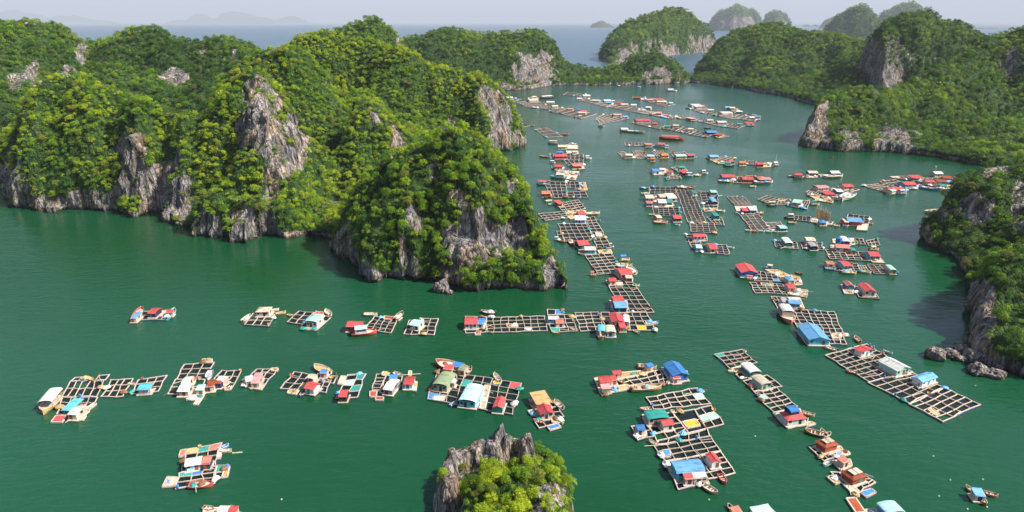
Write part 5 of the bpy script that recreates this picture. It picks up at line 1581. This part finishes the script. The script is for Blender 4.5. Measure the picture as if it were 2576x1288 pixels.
s49 V4 H 1920 260 2020 257 2030 290 1940 292 red wood g
s49 V4 H 2045 257 2150 252 2155 287 2050 287 rust wood a
s49 V4 H 2160 245 2250 245 2255 290 2165 292 cyan wood h
s49 V4 H 2262 237 2330 237 2330 270 2272 270 red wood g
s49 V4 H 2130 227 2235 222 2240 247 2140 247 rust wood s
s49 V4 H 2012 165 2080 162 2130 195 2035 202 white wood g
s49 V4 B 1880 350 2090 382 7 sky
s49 V4 B 2090 382 2290 355 6 cream
s49 V4 H 2090 322 2160 317 2170 337 2100 337 teal wood a
s49 V4 P 1640 380 1740 370 1730 400 1640 405 tan
s49 V4 P 1800 330 1870 320 1850 370 1760 365 wood
s49 V4 B 1950 330 2060 335 5 red
s49 V4 B 2180 350 2300 335 5 tan
s50 V4 B 1955 640 2125 620 7 cream
s50 V4 B 1915 705 2040 705 6 white
s50 V4 B 860 5 905 8 4 red
s51 V3 R 255 245 638 250 660 365 250 365 5 3
s51 V3 R 640 255 900 290 1110 790 840 795 4 20
s51 V3 R 860 800 1230 790 1265 945 875 922 4 5
s51 V3 R 300 555 690 560 730 700 310 670 5 4
s51 V3 R 1000 320 1270 320 1290 470 1050 480 3 4
s51 V3 R 1055 482 1290 472 1270 600 1090 612 3 3
s51 V3 R 1110 700 1330 700 1380 825 1240 812 3 4
s51 V3 H 180 370 300 370 320 420 180 422 cream wood a
s51 V3 H 380 360 480 355 490 402 385 407 cream salmon a
s51 V3 H 490 350 610 345 650 420 500 422 white wood a
s51 V3 H 370 430 490 430 500 490 370 492 white wood g
s51 V3 H 510 430 605 430 612 475 520 477 teal wood s
s51 V3 H 195 455 290 455 300 490 200 492 salmon sky g
s51 V3 H 335 665 395 662 430 702 345 712 cream wood a
s51 V3 H 590 672 710 670 725 725 605 728 red teal g
s51 V3 H 880 295 940 290 945 332 880 337 teal white a
s51 V3 H 1160 290 1255 290 1260 327 1165 327 mint teal a
s51 V3 H 1165 405 1245 402 1252 475 1175 472 sky navy b
s51 V3 H 1200 640 1285 630 1292 692 1210 687 teal teal b
s51 V3 B 105 270 240 268 6 dark
s51 V3 B 125 355 250 345 6 ice
s51 V3 B 235 668 330 665 5 tan
s51 V3 B 310 785 525 790 7 salmon
s51 V3 B 635 818 712 818 5 white
s51 V3 B 1255 610 1390 612 7 cream
s51 V3 B 650 262 935 270 6 brown
s51 V3 P 330 380 380 380 390 500 340 500 cream
s51 V3 P 470 500 610 510 600 555 480 555 cream
s51 V3 P 1060 560 1260 570 1260 610 1080 610 tan
s51 V3 P 320 450 370 450 380 560 330 560 cream
s52 V3 R 1415 390 1690 402 1790 512 1540 522 4 7
s52 V3 P 1540 540 1860 530 1880 650 1580 642 wood
s52 V3 H 1625 562 1725 562 1732 602 1650 604 red navy a
s52 V3 H 1730 545 1830 542 1862 602 1742 602 white sky a
s52 V3 B 1870 655 1970 635 6 tan
s52 V3 R 1600 652 1900 662 2070 902 1800 892 3 10
s52 V3 R 1990 788 2230 775 2310 902 2090 902 3 6
s52 V3 H 2180 822 2280 817 2310 862 2200 872 ice teal a
s52 V3 B 1695 905 1790 905 5 cream
s52 V3 B 1795 918 1895 918 5 red
s52 V3 B 1900 915 1992 912 4 white
s52 V3 B 2010 922 2110 922 5 mint
s52 V3 B 2115 925 2200 925 5 pink
s52 V3 B 1540 640 1640 640 5 white
s53 V3 R 800 962 1100 967 1130 1062 850 1080 3 3
s53 V3 R 850 1085 1030 1080 1035 1180 900 1170 2 3
s53 V3 R 1040 1120 1410 1120 1460 1262 1040 1242 5 4
s53 V3 H 895 960 1060 957 1105 1000 900 1002 red wood g
s53 V3 H 945 1108 1035 1107 1040 1165 945 1162 ice cyan g
s53 V3 H 1115 1090 1240 1087 1255 1180 1160 1182 red wood g
s53 V3 B 1420 1160 1530 1165 5.5 white
s54 U6 R 715 140 962 165 990 242 730 222 5 4
s54 U6 H 800 115 895 115 915 180 835 177 white teal b
s55 U6 R 1005 160 1240 172 1280 252 1040 242 5 4
s55 U6 H 1060 115 1160 115 1175 152 1065 152 cream wood a
s55 U6 H 1105 167 1185 167 1190 215 1110 217 grey navy b
s56 U6 P 1375 130 1610 120 1625 197 1385 182 wood
s56 U6 H 1465 105 1545 102 1565 165 1475 157 white blue b
s56 U6 H 1390 187 1555 202 1565 235 1410 232 salmon wood g
s56 U6 H 1570 230 1630 235 1640 265 1582 265 teal wood b
s56 U6 R 1560 120 1720 125 1740 190 1630 187 3 2
s56 U6 R 1750 150 1870 125 1912 202 1780 200 3 2
s56 U6 B 1785 252 1895 250 7 tan cream:cabin
s56 U6 P 1360 200 1400 200 1420 245 1350 240 tan
s57 U6 R 1290 252 1740 282 1780 375 1345 352 6 4 3,1,orange
s57 U6 H 1750 270 1860 268 1910 330 1790 327 red cyan g
s57 U6 P 1780 345 1900 330 1965 400 1830 392 wood
s58 U6 H 1290 377 1375 377 1390 412 1300 412 salmon wood a
s58 U6 B 1285 470 1415 475 8 blue
s58 U6 H 1440 372 1530 370 1575 430 1490 437 red cyan g
s58 U6 R 1380 402 1650 412 1680 497 1400 482 5 3
s58 U6 R 1660 430 1740 430 1780 492 1690 497 3 3
s58 U6 B 1470 512 1645 520 4 tan
s58 U6 B 1680 500 1812 512 4 cream
s59 U6 R 1770 415 1970 427 2080 527 1840 517 3 5
s59 U6 B 2000 500 2125 515 7 blue
s59 U6 H 1985 425 2060 425 2085 482 2020 480 mint wood b
s60 U6 H 1510 608 1590 608 1605 657 1520 657 salmon blue v
s60 U6 P 1470 645 1610 660 1610 747 1510 745 wood
s60 U6 H 1685 642 1800 640 1855 730 1720 727 red wood v
s60 U6 R 1615 672 1800 672 1905 805 1675 790 4 3
s61 U6 H 290 428 475 422 515 518 325 515 red blue v
s61 U6 B 475 590 375 580 4.5 orange orange:full
s61 U6 R 500 492 790 530 850 615 490 602 5 3 3,2,blue
s61 U6 P 610 475 760 482 900 545 780 560 tan
s61 U6 P 900 535 1000 560 1035 645 950 650 tan
s61 U6 H 840 545 905 540 925 590 860 597 sky wood h
s61 U6 B 710 470 590 455 6 white white:cabin
s61 U6 B 955 510 1035 530 2.4 rust
s62 U6 R 440 620 810 640 880 752 500 737 5 4
s62 U6 H 835 635 905 630 965 682 870 687 red wood g
s62 U6 P 1000 702 1090 707 1095 735 1000 732 tan
s62 U6 P 1010 742 1090 745 1092 765 1012 765 tan
s62 U6 B 1015 785 1078 785 2.4 pink
s62 U6 P 870 700 1010 690 1030 775 900 760 wood
s62 U6 P 560 625 700 630 700 665 580 660 tan
s63 U6 R 680 782 800 787 850 902 745 907 2 3
s63 U6 P 800 790 1000 790 1055 915 835 907 wood
s63 U6 H 860 790 985 787 1010 820 880 817 white wood a
s63 U6 H 862 820 1010 822 1005 862 875 857 sky cyan a
s63 U6 H 790 797 850 795 862 837 818 837 grey wood s
s64 U6 R 860 925 1395 955 1540 1322 1075 1310 7 9
s64 U6 H 1000 1105 1225 1108 1330 1275 1085 1280 sky cyan v
s64 U6 H 1080 1108 1190 1110 1235 1200 1140 1205 ice blue k
s64 U6 B 800 930 905 1100 5.5 salmon white:cabin
s64 U5 B 720 335 660 275 2.2 tan
s64 U5 B 460 432 315 390 2.2 cream
s64 U5 P 400 235 490 235 510 285 415 285 tan
s64 U5 P 500 230 580 232 595 262 515 262 white
s65 U5 R 330 482 790 355 1310 668 815 782 6 8
s65 U5 R 815 782 1310 670 1665 845 1275 1027 4 5
s65 U5 R 1278 1029 1668 848 2078 1035 1665 1232 4 5
s65 U5 H 665 400 790 360 870 410 745 455 red white v
s65 U5 H 935 545 1085 510 1290 625 1140 672 white mint v
s65 U5 H 1315 725 1470 655 1590 720 1440 792 sky white g
s65 U5 B 980 430 1090 458 3.2 white
s65 U5 B 690 690 555 655 4.5 salmon
s65 U5 B 870 480 760 450 3 white white
s65 U5 P 1310 790 1390 770 1440 840 1380 850 tan
s65 U5 P 1480 1090 1540 1080 1620 1140 1570 1160 tan
s66 U3 R 40 225 350 175 515 325 215 385 4 4 0,0,teal
s66 U3 H 335 335 465 318 555 420 440 442 white teal b
s66 U3 R 275 455 430 400 450 480 330 500 2 1
s66 U3 H 445 477 580 460 690 555 580 580 cream mint b
s66 U3 R 365 525 640 465 795 592 490 645 4 2
s66 U3 R 480 650 745 610 970 820 705 885 3 5 0,1,mint
s66 U3 H 750 870 1000 862 1070 945 885 992 red white h
s66 U3 H 830 825 930 805 1010 875 900 890 blue navy a 3.6
s66 U3 P 705 890 1000 840 1080 1010 870 1060 wood
s66 U3 B 1030 890 1175 925 5.5 tan
s66 U3 P 1060 1005 1130 990 1180 1012 1100 1037 tan
s66 U3 B 210 425 280 425 2.5 cream
s66 U3 P 230 390 340 360 400 420 290 440 tan
s67 U1 H 705 955 850 945 885 1020 775 1030 red wood g
s67 U1 H 760 1047 870 1037 870 1085 775 1095 pink wood s
s67 U1 H 862 950 922 948 945 990 885 1002 red wood s
s67 U1 H 885 895 985 885 1005 925 902 935 red wood a
s67 U1 P 690 980 860 960 870 1090 760 1150 wood
s67 U1 B 1180 850 1395 870 5.5 tan
s67 U1 H 1262 812 1312 802 1360 835 1302 850 blue wood a
s67 U1 P 950 920 1280 890 1290 930 960 990 tan
s67 U1 R 940 1000 1370 900 1430 1052 1130 1110 4 3
s67 U1 R 1370 900 1500 880 1560 1042 1432 1060 2 3
s67 U1 P 855 1090 1060 1050 1110 1100 870 1140 tan
s67 U1 H 1485 820 1665 805 1745 940 1570 972 blue blue v
s67 U1 H 1560 925 1642 915 1667 975 1577 985 red white s
s67 U1 P 1450 860 1740 900 1740 1010 1560 1040 wood
s67 U1 B 1110 1120 1450 1090 3 tan
s67 U1 P 770 1130 850 1125 850 1160 780 1175 tan
s68 U2 R 480 155 1055 45 1190 225 570 290 6 3 5,1,mint
s68 U2 R 1010 300 1200 245 1350 455 1150 502 2 3 0,1,mint 1,1,mint
s68 U2 R 770 325 1010 290 1160 505 940 555 1 2
s68 U2 R 420 350 770 325 940 557 600 640 3 4
s68 U2 P 885 425 1030 395 1085 465 940 495 yellow
s68 U2 H 450 315 690 290 740 385 490 412 teal wood b
s68 U2 H 615 400 745 380 790 450 665 475 red white g
s68 U2 R 305 482 490 450 550 590 385 632 2 2
s68 U2 H 357 460 435 450 450 510 377 522 blue wood a
s68 U2 B 530 285 400 295 2.6 pink
s68 U2 P 340 540 470 530 480 590 380 600 cream
s68 U2 R 605 642 1160 512 1192 592 585 692 5 1
s68b U2 R 575 700 1195 597 1310 758 680 883 5 3
s68b U2 R 680 887 1310 760 1490 1010 820 1130 5 4
s68b U2 R 790 1080 1150 1050 1180 1135 845 1190 3 1
s68b U2 H 745 885 1060 850 1140 985 810 1020 sky cyan a
s68b U2 H 890 1015 990 1005 1010 1060 912 1065 red wood s
s68b U2 H 992 1005 1140 985 1165 1040 1012 1055 white wood s
s68b U2 H 1145 785 1245 775 1330 870 1215 890 red white v
s68b U2 B 1300 1030 1375 1135 5 red
s68b U2 B 1115 1150 1280 1250 2.4 cream
s68b U2 B 590 690 520 655 2.4 cream
s68b U2 P 650 750 740 740 750 820 670 830 blue
s69 U4 B 570 190 330 130 5 brown
s69 U4 B 570 190 520 118 3 tan
s69 U4 B 540 200 625 160 2.2 cream
s69 U4 H 445 230 610 190 730 270 580 320 rust rust h
s69 U4 H 555 232 630 215 700 262 625 285 cream rust k
s69 U4 R 390 322 700 300 765 400 560 472 4 3 3,2,sky
s69 U4 P 560 330 740 300 770 340 600 400 tan
s69 U4 P 750 375 820 355 850 380 780 405 tan
s69 U4 H 705 447 785 410 845 450 770 477 salmon wood s
s69 U4 P 640 470 850 450 870 520 740 570 wood
s69 U4 H 745 580 910 520 1050 630 890 687 rust rust h
s69 U4 H 840 610 950 570 1020 625 905 660 cream rust k
s69 U4 R 650 600 1000 610 1140 715 890 850 4 4 1,1,blue 1,2,blue
s69 U4 P 960 820 1090 780 1140 820 1030 877 blue
s69 U4 P 590 650 660 630 735 710 680 727 tan
s69 U4 P 780 740 860 730 960 820 900 850 wood
s69 U4 B 560 520 640 490 1.8 ice
s70 U4 P 805 890 910 882 1020 1046 920 1060 rust
s70 U4 H 1170 950 1355 910 1470 1040 1250 1070 ice blue b
s70 U4 P 1020 1020 1140 1010 1180 1080 1040 1080 tan
s71 U4 B 2260 830 2175 775 3 tan
s71 U4 H 2235 768 2340 775 2365 855 2280 850 sky wood s
s71 U4 B 2365 830 2515 870 3.6 salmon
s71 U4 B 2310 870 2385 975 3.6 rust
s72 W1 H 255 225 290 212 335 262 282 268 salmon wood s
s72 W1 B 280 270 230 215 2.4 dark
s72 W1 H 395 230 515 195 580 262 430 280 ice wood s
s72 W1 P 400 240 520 215 600 290 430 300 wood
"""
for ln in DATA.strip().splitlines():
    p = ln.split(); s, t, k = p[:3]; a = p[3:]
    if k == "R":
        tp = []
        for q in a[10:]:
            i, j, c = q.split(","); tp.append((int(i), int(j), c))
        raft(s, t, [float(v) for v in a[:8]], int(a[8]), int(a[9]), tp)
    elif k == "P": platform(s, t, [float(v) for v in a[:8]], a[8])
    elif k == "H": house(s, t, [float(v) for v in a[:8]], a[8], a[9], a[10], float(a[11]) if len(a) > 11 else None)
    elif k == "B": boat(s, t, [float(v) for v in a[:4]], float(a[4]), a[5], a[6] if len(a) > 6 else None, a[7] if len(a) > 7 else None)

# a few single things: water tank, net screen, buoys, loose bamboo pole
def water_tank():
    p = W(*TP("U6", 1440, 185), .5); root = empty("water_tank", (p.x, p.y, .5))
    lathe([(1.5, 0), (1.5, 1.0), (1.56, 1.05), (1.5, 1.1), (1.5, 2.3), (1.56, 2.35), (1.5, 2.4), (1.5, 3.3), (.5, 3.8)], 18).build("tank", paint("blue"), root)
    l = lathe([(.5, 3.8), (.5, 3.95), (.1, 4.0)], 12).build("lid", paint("navy"), root)
    tag(root, "tall round blue water tank beside a white roof", "water tank")
water_tank()
def net_screen():
    a = W(*TP("V4", 700, 715), .4); b = W(*TP("V4", 862, 722), .4)
    root = empty("net_screen", tuple((a + b) / 2)); u = (b - a) / 2; m = MB(); n = 14; q = MB()
    for i in range(n + 1):
        p = u * (2 * i / n - 1); hgt = 9 - 4.5 * (i / n) + (1.2 if i % 2 else 0) * 1.0
        q.pole((p.x, p.y, 0), (p.x + .3 * math.sin(i * 2.1), p.y + .5 * math.cos(i * 1.3), hgt), .09, 5)
        if i < n:
            p2 = u * (2 * (i + 1) / n - 1); h1 = hgt * .72; h2 = (9 - 4.5 * ((i + 1) / n)) * .72
            m.hexa([(p.x, p.y, .3), (p2.x, p2.y, .3), (p2.x, p2.y + .06, .3), (p.x, p.y + .06, .3), (p.x, p.y, h1), (p2.x, p2.y, h2), (p2.x, p2.y + .06, h2), (p.x, p.y + .06, h1)])
    q.build("poles", paint("cream", "wood"), root); m.build("netting", paint("tan", "wood"), root)
    tag(root, "upright fence of bamboo poles and tan netting on a raft", "net screen")
net_screen()
bm_ = lathe([(.1, -.3), (.42, -.1), (.5, .15), (.42, .4), (.12, .58), (.06, .8)], 10).mesh("buoy", paint("cream"))
BUOYS = [("U4",1790,415,"cream buoy alone in open water right of the rust-roofed huts"),("U4",1980,685,"cream buoy up and left of the cross-shaped boats"),("U4",2350,678,"cream buoy just above the cross-shaped boats"),
 ("U4",1853,868,"cream buoy left of the cross-shaped boats"),("U4",2395,993,"cream buoy just below the cross-shaped boats"),("U4",2175,1015,"cream buoy lower left of the cross-shaped boats"),
 ("U2",1705,593,"cream buoy between the yellow-net farm and the rust-roofed huts"),("T5",2425,1100,"cream buoy alone left of the rocky islet"),("U5",2025,825,"pale buoy just off the right boulders"),
 ("U3",500,1157,"pale buoy right of the yellow-net farm"),("V4",2060,120,"white marker buoy off the crowded farm by the cliff"),("W1",88,172,"white buoy below the yellow-net farm"),("U1",540,-300,"")]
for t, x, y, lab in BUOYS:
    if not lab or (t, x) == ("U3", 500): continue
    p = W(*TP(t, x, y), 0.05); o = link("buoy", bm_, None, p); sc = .45 if p.y < 400 else 1.4; o.scale = (sc,) * 3; tag(o, lab, "buoy", "buoys")
pb = MB(); a = W(*TP("T5", 1680, 400), .1); b = W(*TP("T5", 1835, 385), .1); c0 = (a + b) / 2; pb.pole(a - c0, b - c0, .16, 7)
o = pb.build("bamboo_pole", paint("cream", "wood")); o.location = (c0.x, c0.y, .12); tag(o, "single pale bamboo pole drifting right of the lone farm", "pole")

# ------------------------------------------------------------------ labels that single each thing out
def finish_labels():
    from collections import defaultdict
    prep = {"boat": "at", "hut": "on", "fish raft": "at", "platform": "at"}
    grp = defaultdict(list)
    for t in THINGS: grp[(t[0]["category"], t[1], t[2])].append(t)
    for (cat, lab, site), L in grp.items():
        ph = SITES[site]
        base = "%s %s %s" % (lab, "in" if site == "s38" else prep.get(cat, "on"), ph)
        if cat not in prep:                                    # loose gear: alike pieces of one farm share a label
            for t in L: t[0]["label"] = " ".join(base.split()[:16]); t[0]["group"] = "%s pieces on %s" % (cat, ph)
            continue
        if len(L) == 1: L[0][0]["label"] = base; continue
        xs = [t[3][0] for t in L]; ys = [t[3][1] for t in L]
        hor = (max(xs) - min(xs)) >= (max(ys) - min(ys))
        L.sort(key=lambda t: t[3][0] if hor else t[3][1])
        n = len(L)
        names = {2: ["left", "right"] if hor else ["rear", "front"], 3: ["left", "middle", "right"] if hor else ["rear", "middle", "front"]}.get(n)
        if not names:
            e = ("leftmost", "rightmost") if hor else ("rearmost", "frontmost")
            o_ = ["second", "third", "fourth", "fifth", "sixth", "seventh", "eighth", "ninth", "tenth", "eleventh"]
            names = [e[0]] + ["%s from %s" % (o_[i - 1], "left" if hor else "rear") for i in range(1, n - 1)] + [e[1]]
        for t, nm in zip(L, names): t[0]["label"] = nm + " " + base if " from " not in nm else base + ", " + nm
    seen = defaultdict(int)
    for t in THINGS:
        if t[0]["category"] in prep:
            seen[t[0]["label"]] += 1
            n = len(t[0]["label"].split())
            if n > 16: print("LONG", n, t[0]["label"])
    for k, v in seen.items():
        if v > 1: print("DUP", v, k)
    from collections import Counter
    print("village things", Counter(t[0]["category"] for t in THINGS))
finish_labels()

# ------------------------------------------------------------------ haze
def haze():
    me = bpy.data.meshes.new("haze")
    x, y0, y1, z0, z1 = 130000, -6000, 135000, -8, 3600
    V = [(-x, y0, z0), (x, y0, z0), (x, y1, z0), (-x, y1, z0), (-x, y0, z1), (x, y0, z1), (x, y1, z1), (-x, y1, z1)]
    me.from_pydata(V, [], [(0, 3, 2, 1), (4, 5, 6, 7), (0, 1, 5, 4), (1, 2, 6, 5), (2, 3, 7, 6), (3, 0, 4, 7)]); me.update()
    m = bpy.data.materials.new("haze"); m.use_nodes = True; nt = m.node_tree; nt.nodes.clear()
    out = nt.nodes.new("ShaderNodeOutputMaterial"); v = nt.nodes.new("ShaderNodeVolumePrincipled")
    v.inputs["Color"].default_value = (0.65, 0.71, 0.84, 1); v.inputs["Density"].default_value = 3.8e-5
    v.inputs["Anisotropy"].default_value = 0.0
    nt.links.new(v.outputs[0], out.inputs["Volume"]); me.materials.append(m)
    o = link("haze", me); tag(o, "pale bluish haze hanging over the bay and sea", "haze", kind="stuff")
haze()
